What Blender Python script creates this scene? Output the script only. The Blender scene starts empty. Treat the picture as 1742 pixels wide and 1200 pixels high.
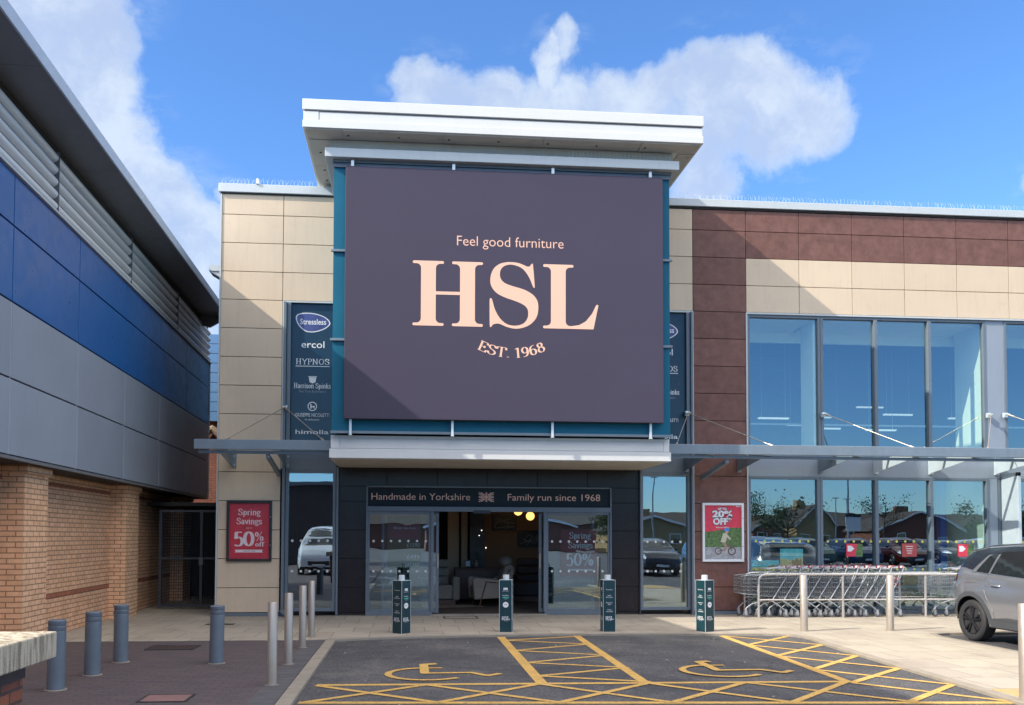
import bpy, math, random
from mathutils import Vector, Matrix
from mathutils.geometry import tessellate_polygon
random.seed(7)
R = math.radians
PI = math.pi
scene = bpy.context.scene
COL = scene.collection

# ------------------------------------------------------------------ camera
EXPO = 1.15
cam_d = bpy.data.cameras.new('camera')
cam = bpy.data.objects.new('camera', cam_d)
COL.objects.link(cam)
M3 = Matrix(((0.9963773, -0.0064882, -0.0847945), (-0.0849758, -0.0364869, -0.9957147), (0.0033665, 0.9993131, -0.0369061)))
# columns: right, up, back
cam.matrix_world = Matrix.Translation((0, -18.0, 1.6)) @ Matrix((M3[0], M3[1], M3[2])).to_4x4()
cam_d.sensor_width = 36.0
cam_d.lens = 1510 / 1742 * 36.0
cam_d.shift_x = (871 - 822) / 1742
cam_d.shift_y = (857 - 600) / 1742
cam_d.clip_start = 0.05
cam_d.clip_end = 3000
scene.camera = cam
_f, _cx, _cy = 1510.0, 822.0, 857.0


def pixdir(px, py):
    r = M3.col[0]; u = M3.col[1]; b = M3.col[2]
    d = r * ((px - _cx) / _f) - u * ((py - _cy) / _f) - b
    return d.normalized()


# ------------------------------------------------------------------ sun, world
SUN_TRAVEL = Vector((1.0, 0.36, -0.79)).normalized()
sl = bpy.data.lights.new('sun', 'SUN')
sl.energy = 3.0
sl.angle = R(0.55)
sl.color = (1.0, 0.93, 0.82)
so = bpy.data.objects.new('sun', sl)
so.rotation_mode = 'QUATERNION'
so.rotation_quaternion = SUN_TRAVEL.to_track_quat('-Z', 'Y')
so.location = (-30, -10, 30)
COL.objects.link(so)

world = bpy.data.worlds.new('World')
scene.world = world
world.use_nodes = True
wt = world.node_tree
wt.nodes.clear()


class NT:
    """tiny helper to write node trees"""
    def __init__(s, tree): s.t = tree; s.n = tree.nodes
    def add(s, typ, **kw):
        n = s.n.new(typ)
        for k, v in kw.items(): setattr(n, k, v)
        return n
    def link(s, a, b): s.t.links.new(a, b)
    def put(s, sock, v):
        if isinstance(v, bpy.types.NodeSocket): s.t.links.new(v, sock)
        else: sock.default_value = v
    def math(s, op, a, b=None, c=None, clamp=False):
        n = s.add('ShaderNodeMath', operation=op); n.use_clamp = clamp
        s.put(n.inputs[0], a)
        if b is not None: s.put(n.inputs[1], b)
        if c is not None: s.put(n.inputs[2], c)
        return n.outputs[0]
    def vmath(s, op, a, b=None, out=0):
        n = s.add('ShaderNodeVectorMath', operation=op)
        s.put(n.inputs[0], a)
        if b is not None: s.put(n.inputs[1], b)
        return n.outputs[out]
    def mix(s, fac, a, b, blend='MIX'):
        n = s.add('ShaderNodeMix', data_type='RGBA', blend_type=blend)
        s.put(n.inputs[0], fac); s.put(n.inputs[6], a); s.put(n.inputs[7], b)
        return n.outputs[2]
    def noise(s, vec, scale, detail=3, rough=0.55, out=0):
        n = s.add('ShaderNodeTexNoise')
        if vec is not None: s.put(n.inputs['Vector'], vec)
        n.inputs['Scale'].default_value = scale
        n.inputs['Detail'].default_value = detail
        n.inputs['Roughness'].default_value = rough
        return n.outputs[out]
    def rng(s, v, a, b, c=0.0, d=1.0, smooth=False):
        n = s.add('ShaderNodeMapRange')
        if smooth: n.interpolation_type = 'SMOOTHSTEP'
        s.put(n.inputs[0], v)
        for i, x in enumerate((a, b, c, d)): n.inputs[i + 1].default_value = x
        return n.outputs[0]


w = NT(wt)
sky = w.add('ShaderNodeTexSky', sky_type='NISHITA')
sky.sun_disc = False
sky.sun_elevation = math.asin(-SUN_TRAVEL.z)
sky.sun_rotation = math.atan2(-SUN_TRAVEL.x, -SUN_TRAVEL.y)
sky.altitude = 50
sky.air_density = 1.0
sky.dust_density = 0.0
sky.ozone_density = 2.5
tc = w.add('ShaderNodeTexCoord')
dirv = w.vmath('NORMALIZE', tc.outputs['Generated'])
n1 = w.noise(dirv, 7.0, 5, 0.6, out=1)
warp = w.vmath('MULTIPLY', w.vmath('SUBTRACT', n1, (0.5, 0.5, 0.5)), (0.07, 0.07, 0.07))
wd = w.vmath('NORMALIZE', w.vmath('ADD', dirv, warp))
BL = [(-60, -60, 260), (60, 60, 165), (110, 150, 130), (150, 250, 130), (220, 350, 130), (330, 450, 120), (240, 480, 200), (390, 330, 34),
      (722, 150, 56), (775, 172, 60), (840, 182, 66), (905, 190, 60), (932, 98, 36), (962, 80, 36), (935, 130, 30), (965, 175, 62), (1040, 165, 62), (1110, 158, 62), (1150, 125, 50), (1195, 100, 50), (1215, 150, 84),
      (1290, 160, 90), (1375, 190, 82), (1200, 240, 100), (1190, 320, 75), (1000, 215, 80), (1290, 230, 85), (1760, 322, 34)]
acc = None
for (px, py, rr) in BL:
    d = pixdir(px, py)
    ang = rr / _f / (1 + ((px - _cx) / _f) ** 2 + ((py - _cy) / _f) ** 2) ** 0.5
    k = 1 / (1 - math.cos(ang))
    dt = w.vmath('DOT_PRODUCT', wd, tuple(d), out=1)
    wt_ = 2.4 if px < 350 else 1.45
    v = w.math('MULTIPLY_ADD', dt, k * wt_, (1 - k) * wt_)     # positive inside the blob, 0 at its rim
    acc = v if acc is None else w.math('SMOOTH_MAX', acc, v, 0.3)
fb = w.noise(dirv, 13.0, 8, 0.60)
fb2 = w.noise(wd, 34.0, 7, 0.68)
den = w.math('ADD', w.math('ADD', acc, w.math('MULTIPLY', w.math('SUBTRACT', fb, 0.5), 3.0)), w.math('MULTIPLY', w.math('SUBTRACT', fb2, 0.5), 1.5))
dens = w.rng(den, -0.05, 1.25, 0, 1, True)
wisp = w.math('MULTIPLY', w.rng(w.noise(w.vmath('MULTIPLY', dirv, (1.0, 1.0, 2.6)), 8.0, 8, 0.66), 0.52, 0.80), w.rng(acc, -2.2, 0.6, 0.0, 0.55))
dens = w.math('MAXIMUM', dens, wisp)
shade = w.noise(w.vmath('ADD', wd, (0.03, 0.0, 0.06)), 11.0, 8, 0.62)
core = w.math('MULTIPLY', w.rng(den, 0.2, 1.2, 0, 1, True), w.rng(shade, 0.35, 0.62, 0.15, 1, True))
ccol = w.mix(core, (0.39, 0.43, 0.465, 1), (0.255, 0.305, 0.405, 1))
skym = w.mix(1.0, sky.outputs[0], (0.062, 0.090, 0.122, 1), 'MULTIPLY')
final = w.mix(w.math('MULTIPLY', dens, 0.82), skym, ccol)
# unseen bright cloud added as fill light, higher up and behind the viewpoint
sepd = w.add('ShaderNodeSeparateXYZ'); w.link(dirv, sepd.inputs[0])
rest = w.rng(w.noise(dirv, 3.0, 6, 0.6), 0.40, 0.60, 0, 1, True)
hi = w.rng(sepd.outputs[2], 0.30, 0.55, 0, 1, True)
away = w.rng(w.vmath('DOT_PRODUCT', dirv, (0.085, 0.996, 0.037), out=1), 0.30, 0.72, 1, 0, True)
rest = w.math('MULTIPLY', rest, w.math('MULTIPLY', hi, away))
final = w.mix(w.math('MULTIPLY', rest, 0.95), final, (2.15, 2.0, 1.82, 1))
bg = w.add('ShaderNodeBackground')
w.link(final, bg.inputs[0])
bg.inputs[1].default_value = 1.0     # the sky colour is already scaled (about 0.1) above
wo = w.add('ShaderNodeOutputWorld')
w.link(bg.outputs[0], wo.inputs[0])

vs = scene.view_settings
vs.view_transform = 'Standard'
vs.look = 'None'
vs.exposure = EXPO
vs.gamma = 1.0
scene.cycles.max_bounces = 8
scene.cycles.transparent_max_bounces = 16
scene.cycles.sample_clamp_indirect = 4.0
scene.cycles.caustics_reflective = False
scene.cycles.caustics_refractive = False

# ------------------------------------------------------------------ materials
MATS = {}


def mat(name, col, rough=0.6, metal=0.0, var=0.08, vscale=3.0, bump=0.0, bscale=60.0, spec=0.5, stain=None, coat=0.0, streak=0.0, cell=None):
    if name in MATS: return MATS[name]
    m = bpy.data.materials.new(name); m.use_nodes = True
    t = NT(m.node_tree); b = m.node_tree.nodes['Principled BSDF']
    tc = t.add('ShaderNodeTexCoord').outputs['Object']
    c = (col[0], col[1], col[2], 1)
    out = c
    if var > 0:
        nz = t.noise(tc, vscale, 6, 0.65)
        f = t.rng(nz, 0.25, 0.75, 1 - var, 1 + var)
        n = t.add('ShaderNodeVectorMath', operation='SCALE'); n.inputs[0].default_value = col; t.link(f, n.inputs['Scale'])
        out = n.outputs[0]
    if stain:
        sc, scale, lo, hi, amt = stain
        sf = t.math('MULTIPLY', t.rng(t.noise(tc, scale, 7, 0.7), lo, hi, 0, 1), amt)
        out = t.mix(sf, out, (sc[0], sc[1], sc[2], 1))
    if cell:      # slight tint difference from panel to panel: (axis, offset, width, z offset, height, amount)
        sp = t.add('ShaderNodeSeparateXYZ'); t.link(tc, sp.inputs[0])
        cu = t.math('FLOOR', t.math('DIVIDE', t.math('SUBTRACT', sp.outputs[cell[0]], cell[1]), cell[2]))
        cv = t.math('FLOOR', t.math('DIVIDE', t.math('SUBTRACT', sp.outputs[2], cell[3]), cell[4]))
        cb = t.add('ShaderNodeCombineXYZ'); t.link(cu, cb.inputs[0]); t.link(cv, cb.inputs[1])
        wn = t.add('ShaderNodeTexWhiteNoise', noise_dimensions='2D'); t.link(cb.outputs[0], wn.inputs['Vector'])
        n = t.add('ShaderNodeVectorMath', operation='SCALE'); t.put(n.inputs[0], out); t.link(t.rng(wn.outputs['Value'], 0, 1, 1 - cell[5], 1 + cell[5]), n.inputs['Scale'])
        out = n.outputs[0]
    if streak:
        mp = t.add('ShaderNodeMapping'); t.link(tc, mp.inputs[0]); mp.inputs['Scale'].default_value = (9, 9, 0.7)
        lo, hi = (0.46, 0.58) if streak > 0.5 else (0.5, 0.75)
        sf = t.math('MULTIPLY', t.rng(t.noise(mp.outputs[0], 3.2 if streak > 0.5 else 1.6, 5, 0.6), lo, hi, 0, 1), streak)
        out = t.mix(sf, out, (col[0] * .35, col[1] * .33, col[2] * .3, 1))
    t.put(b.inputs['Base Color'], out)
    b.inputs['Roughness'].default_value = rough
    if var > 0 and rough > 0.15:
        rf = t.rng(t.noise(tc, vscale * 4, 4, 0.6), 0.3, 0.7, max(0.02, rough - 0.07), min(1, rough + 0.07))
        t.link(rf, b.inputs['Roughness'])
    b.inputs['Metallic'].default_value = metal
    b.inputs['Specular IOR Level'].default_value = spec
    b.inputs['Coat Weight'].default_value = coat
    b.inputs['Coat Roughness'].default_value = 0.04
    if bump > 0:
        bp = t.add('ShaderNodeBump'); bp.inputs['Distance'].default_value = 0.01; bp.inputs['Strength'].default_value = bump
        t.link(t.noise(tc, bscale, 4, 0.6), bp.inputs['Height']); t.link(bp.outputs[0], b.inputs['Normal'])
    MATS[name] = m
    return m


def glass(name, tint, fac=0.32, wav=0.02):
    m = bpy.data.materials.new(name); m.use_nodes = True
    nt = m.node_tree; nt.nodes.clear(); t = NT(nt)
    tr = t.add('ShaderNodeBsdfTransparent'); tr.inputs[0].default_value = (*tint, 1)
    gl = t.add('ShaderNodeBsdfGlossy'); gl.inputs['Roughness'].default_value = 0.0; gl.inputs[0].default_value = (0.70, 0.88, 0.98, 1)
    lw = t.add('ShaderNodeLayerWeight'); lw.inputs[0].default_value = 0.5
    f = t.math('MULTIPLY_ADD', t.math('POWER', lw.outputs['Facing'], 4.0), 0.6, fac, clamp=True)
    mx = t.add('ShaderNodeMixShader'); t.link(f, mx.inputs[0]); t.link(tr.outputs[0], mx.inputs[1]); t.link(gl.outputs[0], mx.inputs[2])
    tc = t.add('ShaderNodeTexCoord').outputs['Object']
    bp = t.add('ShaderNodeBump'); bp.inputs['Distance'].default_value = wav; bp.inputs['Strength'].default_value = 1.0
    t.link(t.noise(tc, 0.9, 2, 0.4), bp.inputs['Height']); t.link(bp.outputs[0], gl.inputs['Normal'])
    o = t.add('ShaderNodeOutputMaterial'); t.link(mx.outputs[0], o.inputs[0])
    return m


def emis(name, col, s):
    m = bpy.data.materials.new(name); m.use_nodes = True
    b = m.node_tree.nodes['Principled BSDF']
    b.inputs['Base Color'].default_value = (*col, 1)
    b.inputs['Emission Color'].default_value = (*col, 1); b.inputs['Emission Strength'].default_value = s
    return m


def brick(name, c1, c2, mortar, bw=0.225, bh=0.075, ms=0.009, swap=False, offs=0.5, bump=0.6, rough=0.85, mix=0.0):
    m = bpy.data.materials.new(name); m.use_nodes = True
    t = NT(m.node_tree); b = m.node_tree.nodes['Principled BSDF']
    tc = t.add('ShaderNodeTexCoord').outputs['Object']
    sp = t.add('ShaderNodeSeparateXYZ'); t.link(tc, sp.inputs[0])
    cb = t.add('ShaderNodeCombineXYZ')
    if swap:
        t.link(sp.outputs[0], cb.inputs[0]); t.link(sp.outputs[1], cb.inputs[1])
    else:
        t.link(t.math('ADD', sp.outputs[0], sp.outputs[1]), cb.inputs[0]); t.link(sp.outputs[2], cb.inputs[1])
    br = t.add('ShaderNodeTexBrick'); t.link(cb.outputs[0], br.inputs['Vector'])
    br.offset = offs
    br.inputs['Scale'].default_value = 1.0
    br.inputs['Brick Width'].default_value = bw; br.inputs['Row Height'].default_value = bh
    br.inputs['Mortar Size'].default_value = ms; br.inputs['Mortar Smooth'].default_value = 0.2
    br.inputs['Color1'].default_value = (*c1, 1); br.inputs['Color2'].default_value = (*c2, 1); br.inputs['Mortar'].default_value = (*mortar, 1)
    nz = t.rng(t.noise(tc, 5, 7, 0.7), 0.25, 0.75, 0.80, 1.2)
    n2 = t.rng(t.noise(tc, 60, 3, 0.7), 0.25, 0.75, 0.85, 1.15)
    vm = t.add('ShaderNodeVectorMath', operation='SCALE'); t.link(br.outputs['Color'], vm.inputs[0]); t.link(t.math('MULTIPLY', nz, n2), vm.inputs['Scale'])
    t.link(vm.outputs[0], b.inputs['Base Color'])
    b.inputs['Roughness'].default_value = rough
    bp = t.add('ShaderNodeBump'); bp.inputs['Distance'].default_value = 0.006; bp.inputs['Strength'].default_value = bump; bp.invert = True
    t.link(br.outputs['Fac'], bp.inputs['Height']); t.link(bp.outputs[0], b.inputs['Normal'])
    return m


CREAM = mat('cream_panel', (0.635, 0.505, 0.362), 0.6, spec=0.3, var=0.05, vscale=1.2, bump=0.05, bscale=150, stain=((0.42, 0.34, 0.24), 2.5, 0.55, 0.75, 0.30), streak=0.10, cell=(0, 3.08, 1.17, 0.562, 0.577, 0.030))
BROWN = mat('brown_panel', (0.165, 0.080, 0.064), 0.5, spec=0.22, var=0.30, vscale=4.0, bump=0.08, bscale=40, stain=((0.25, 0.13, 0.105), 7.0, 0.45, 0.75, 0.5), cell=(0, 3.08, 1.17, 0.562, 0.577, 0.07))
DARKJ = mat('dark_backing', (0.03, 0.027, 0.025), 0.8, var=0)
CORN = mat('pale_grey_metal', (0.49, 0.53, 0.54), 0.45, 0.0, var=0.05, vscale=0.8, streak=0.08)
WHITE = mat('white_metal', (0.64, 0.64, 0.61), 0.40, var=0.04, vscale=1.0, streak=0.04)
SOFF = mat('soffit_board', (0.50, 0.48, 0.43), 0.7, var=0.10, vscale=2.0, stain=((0.2, 0.18, 0.15), 3.0, 0.58, 0.75, 0.5))
TEAL = mat('teal_cladding', (0.004, 0.115, 0.19), 0.55, spec=0.25, var=0.08, vscale=1.5)
SLATE = mat('slate_frame', (0.135, 0.165, 0.195), 0.38, 0.0, var=0.07, vscale=2.0, streak=0.12)
STEELP = mat('painted_steel', (0.17, 0.215, 0.255), 0.42, 0.0, var=0.10, vscale=3.0, streak=0.15)
GALV = mat('galvanised_and_lit_bracket', (0.60, 0.66, 0.68), 0.4, 0.3, var=0.08, vscale=6)  # galvanised fittings, and the painted-in sunlight of the right-hand brackets
PANELG = mat('grey_panel', (0.25, 0.29, 0.34), 0.5, var=0.05, vscale=1.2, streak=0.10)
TILE = mat('black_granite', (0.022, 0.019, 0.022), 0.22, var=0.2, vscale=8, spec=0.25)
SIGNP = mat('sign_purple', (0.054, 0.045, 0.073), 0.6, spec=0.3, var=0.04, vscale=0.8, bump=0.03, bscale=200)
PEACH = mat('peach_letter', (0.83, 0.50, 0.355), 0.5, var=0.0)
ROSE = mat('rose_letter', (0.85, 0.55, 0.45), 0.5, var=0.0)
NAVY = mat('navy_film', (0.012, 0.035, 0.058), 0.22, var=0.1, vscale=1)
WHT = mat('white_print', (0.75, 0.75, 0.75), 0.5, var=0)
GREYT = mat('grey_print', (0.25, 0.27, 0.30), 0.5, var=0)
GLASS = glass('window_glass', (0.84, 0.97, 0.90), 0.27, 0.0026)
GLASSL = glass('lower_glass', (0.76, 0.92, 0.90), 0.30, 0.0024)
GLASSD = glass('door_glass', (0.60, 0.78, 0.84), 0.34, 0.0022)
BUFF = brick('buff_brick', (0.80, 0.455, 0.265), (0.69, 0.375, 0.205), (0.36, 0.19, 0.10))
BUFFB = brick('buff_brick_pier', (0.84, 0.50, 0.29), (0.74, 0.42, 0.23), (0.38, 0.20, 0.105))
REDB = brick('red_brick', (0.33, 0.105, 0.055), (0.23, 0.075, 0.045), (0.09, 0.06, 0.05))
REDBAND = brick('red_band_brick', (0.42, 0.14, 0.07), (0.34, 0.11, 0.055), (0.14, 0.06, 0.035))
STONE = mat('coping_stone', (0.46, 0.40, 0.30), 0.85, var=0.18, vscale=5, bump=0.5, bscale=90, stain=((0.10, 0.09, 0.07), 14, 0.60, 0.72, 0.7), streak=0.85)
CLADG = mat('grey_cassette', (0.265, 0.295, 0.345), 0.48, 0.0, var=0.06, vscale=0.9, spec=0.3, streak=0.08, cell=(1, -7.65, 2.45, 2.606, 0.976, 0.06))
CLADB = mat('blue_cassette', (0.010, 0.105, 0.33), 0.34, 0.0, var=0.06, vscale=1.2, stain=((0.06, 0.10, 0.16), 1.1, 0.55, 0.85, 0.35), spec=0.35)
LOUV = mat('silver_louvre', (0.78, 0.79, 0.79), 0.38, 0.2, var=0)
EAVE = mat('eave_panel', (0.15, 0.155, 0.165), 0.5, var=0.06, vscale=1.5)
EAVEF = mat('eave_fascia', (0.42, 0.48, 0.55), 0.4, var=0.05)
GBOL = mat('grey_bollard_paint', (0.125, 0.155, 0.185), 0.45, var=0.12, vscale=6, bump=0.06, bscale=50, streak=0.15)
STAIN = mat('brushed_steel', (0.40, 0.35, 0.29), 0.36, 0.45, var=0.05, vscale=3, streak=0.06)
RAILM = mat('rail_steel', (0.62, 0.58, 0.54), 0.30, 0.75, var=0.08, vscale=9)
WRAP = mat('teal_wrap', (0.005, 0.036, 0.047), 0.35, var=0.08, vscale=3)
CHROME = mat('trolley_chrome', (0.40, 0.425, 0.45), 0.28, 0.8, var=0.05, vscale=9)
CASTOR = mat('castor_housing', (0.36, 0.375, 0.39), 0.4, 0.4, var=0.1)
RUB = mat('grey_rubber', (0.10, 0.10, 0.105), 0.7, var=0.1)
REDP = mat('red_plastic', (0.55, 0.035, 0.03), 0.35, var=0.05)
YEL = mat('yellow_paint', (0.58, 0.35, 0.09), 0.75, var=0.16, vscale=3, bump=0.3, bscale=120, stain=((0.09, 0.08, 0.07), 26, 0.54, 0.64, 0.75))
BLACKP = mat('black_plastic', (0.02, 0.02, 0.022), 0.4, var=0.1)
POSTR = mat('poster_red', (0.50, 0.035, 0.055), 0.35, var=0.25, vscale=6)
POSTR2 = mat('poster_bright_red', (0.68, 0.045, 0.08), 0.4, var=0.18, vscale=9)

# paving materials ---------------------------------------------------
def ground_mat(name, kind):
    m = bpy.data.materials.new(name); m.use_nodes = True
    t = NT(m.node_tree); b = m.node_tree.nodes['Principled BSDF']
    tc = t.add('ShaderNodeTexCoord').outputs['Object']
    big = t.noise(tc, 0.45, 5, 0.6); mid = t.noise(tc, 3.5, 6, 0.7)
    if kind == 'asphalt':
        vo = t.add('ShaderNodeTexVoronoi'); t.link(tc, vo.inputs['Vector']); vo.inputs['Scale'].default_value = 95
        agg = t.rng(vo.outputs['Color'], 0.15, 0.95, 0.35, 1.8)
        base = t.mix(t.rng(big, 0.35, 0.65), (0.046, 0.045, 0.050, 1), (0.090, 0.086, 0.086, 1))
        base = t.mix(t.math('MULTIPLY', t.rng(mid, 0.55, 0.75), 0.5), base, (0.025, 0.024, 0.026, 1))
        oil = t.math('MULTIPLY', t.rng(t.noise(tc, 1.1, 6, 0.7), 0.57, 0.66, 0, 1, True), 0.55)
        base = t.mix(oil, base, (0.020, 0.019, 0.021, 1))
        dust = t.math('MULTIPLY', t.rng(t.noise(tc, 0.8, 7, 0.75), 0.47, 0.66, 0, 1, True), 0.50)
        base = t.mix(dust, base, (0.15, 0.14, 0.125, 1))
        vm = t.add('ShaderNodeVectorMath', operation='SCALE'); t.link(base, vm.inputs[0]); t.link(agg, vm.inputs['Scale'])
        ck = t.add('ShaderNodeTexVoronoi', feature='DISTANCE_TO_EDGE'); ck.inputs['Scale'].default_value = 0.42
        t.link(t.vmath('ADD', tc, t.vmath('MULTIPLY', t.noise(tc, 2.5, 5, 0.7, out=1), (0.5, 0.5, 0.0))), ck.inputs['Vector'])
        crk = t.math('MULTIPLY', t.rng(ck.outputs['Distance'], 0.0, 0.006, 0.8, 0.0), t.rng(t.noise(tc, 0.35, 2, 0.5), 0.5, 0.6, 0, 1))
        out = t.mix(crk, vm.outputs[0], (0.012, 0.012, 0.013, 1)); rough = 0.85
        h = t.math('ADD', vo.outputs['Distance'], t.math('MULTIPLY', mid, 0.3)); bs = 0.5; bd = 0.006
    elif kind == 'slab':
        br = t.add('ShaderNodeTexBrick'); t.link(tc, br.inputs['Vector']); br.offset = 0.5
        br.inputs['Scale'].default_value = 1; br.inputs['Brick Width'].default_value = 0.6; br.inputs['Row Height'].default_value = 0.75
        br.inputs['Mortar Size'].default_value = 0.006; br.inputs['Mortar Smooth'].default_value = 0.3
        br.inputs['Color1'].default_value = (0.41, 0.365, 0.285, 1); br.inputs['Color2'].default_value = (0.355, 0.305, 0.245, 1); br.inputs['Mortar'].default_value = (0.13, 0.11, 0.09, 1)
        st = t.mix(t.math('MULTIPLY', t.rng(t.noise(tc, 1.3, 7, 0.7), 0.5, 0.72), 0.55), br.outputs['Color'], (0.19, 0.15, 0.115, 1))
        st = t.mix(t.math('MULTIPLY', t.rng(t.noise(tc, 45, 4, 0.7), 0.45, 0.8), 0.35), st, (0.14, 0.12, 0.10, 1))
        st = t.mix(t.math('MULTIPLY', t.rng(t.noise(tc, 9, 6, 0.8), 0.66, 0.70), 0.6), st, (0.10, 0.085, 0.07, 1))
        out = st; rough = 0.85
        h = t.math('SUBTRACT', t.math('MULTIPLY', mid, 0.3), br.outputs['Fac']); bs = 0.35; bd = 0.006
    elif kind == 'block':
        br = t.add('ShaderNodeTexBrick'); t.link(tc, br.inputs['Vector']); br.offset = 0.5
        br.inputs['Scale'].default_value = 1; br.inputs['Brick Width'].default_value = 0.2; br.inputs['Row Height'].default_value = 0.1
        br.inputs['Mortar Size'].default_value = 0.005; br.inputs['Mortar Smooth'].default_value = 0.3
        br.inputs['Color1'].default_value = (0.108, 0.078, 0.078, 1); br.inputs['Color2'].default_value = (0.078, 0.063, 0.068, 1); br.inputs['Mortar'].default_value = (0.036, 0.031, 0.032, 1)
        st = t.mix(t.math('MULTIPLY', t.rng(mid, 0.5, 0.72), 0.5), br.outputs['Color'], (0.125, 0.09, 0.085, 1))
        st = t.mix(t.math('MULTIPLY', t.rng(t.noise(tc, 70, 4, 0.7), 0.45, 0.8), 0.4), st, (0.045, 0.04, 0.04, 1))
        out = st; rough = 0.8
        h = t.math('SUBTRACT', t.math('MULTIPLY', mid, 0.4), br.outputs['Fac']); bs = 0.5; bd = 0.006
    elif kind == 'tactile':
        vo = t.add('ShaderNodeTexVoronoi'); t.link(tc, vo.inputs['Vector']); vo.inputs['Scale'].default_value = 15; vo.inputs['Randomness'].default_value = 0
        base = t.mix(t.rng(mid, 0.3, 0.7), (0.48, 0.33, 0.15, 1), (0.40, 0.27, 0.13, 1))
        out = base; rough = 0.85
        h = t.rng(vo.outputs['Distance'], 0.2, 0.35, 1, 0); bs = 1.0; bd = 0.008
    t.put(b.inputs['Base Color'], out)
    b.inputs['Roughness'].default_value = rough
    bp = t.add('ShaderNodeBump'); bp.inputs['Distance'].default_value = bd; bp.inputs['Strength'].default_value = bs
    t.link(h, bp.inputs['Height']); t.link(bp.outputs[0], b.inputs['Normal'])
    return m


ASPH = ground_mat('asphalt', 'asphalt')
SLAB = ground_mat('paving_slabs', 'slab')
BLOCK = ground_mat('block_pavers', 'block')
TACT = ground_mat('tactile_slabs', 'tactile')
KERB = mat('kerb_stone', (0.27, 0.235, 0.185), 0.85, var=0.2, vscale=4, bump=0.4, bscale=70)


# ------------------------------------------------------------------ object helpers
def tag(o, label=None, cat=None, group=None, kind=None):
    if label: o['label'] = label
    if cat: o['category'] = cat
    if group: o['group'] = group
    if kind: o['kind'] = kind
    return o


def thing(name, label, cat, loc=(0, 0, 0), rz=0.0, group=None):
    o = bpy.data.objects.new(name, None)
    o.empty_display_size = 0.2
    o.location = loc; o.rotation_euler = (0, 0, rz)
    COL.objects.link(o)
    return tag(o, label, cat, group)


EACH = {'cornice', 'corner_trim', 'plinth', 'shadow_gap', 'spandrel', 'jamb_post', 'grey_infill_panel', 'red_brick_band', 'joint_strip', 'ledge', 'purlin', 'front_beam', 'canopy_glazing', 'tube_light',
        'display_screen', 'soffit_panel', 'soffit_vent', 'interior_lining', 'showroom_wall', 'entrance_backing', 'support_post', 'head_trim', 'louvre_joint', 'leg', 'arch_trim', 'door_gap', 'window_trim',
        'door_handle', 'outer_wall', 'spot_light', 'display_shelf', 'stock_box', 'hanging_wire', 'brand_name', 'sill_flashing', 'shop_partition', 'side_leg', 'bolt', 'warning_dots_none'}


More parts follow.
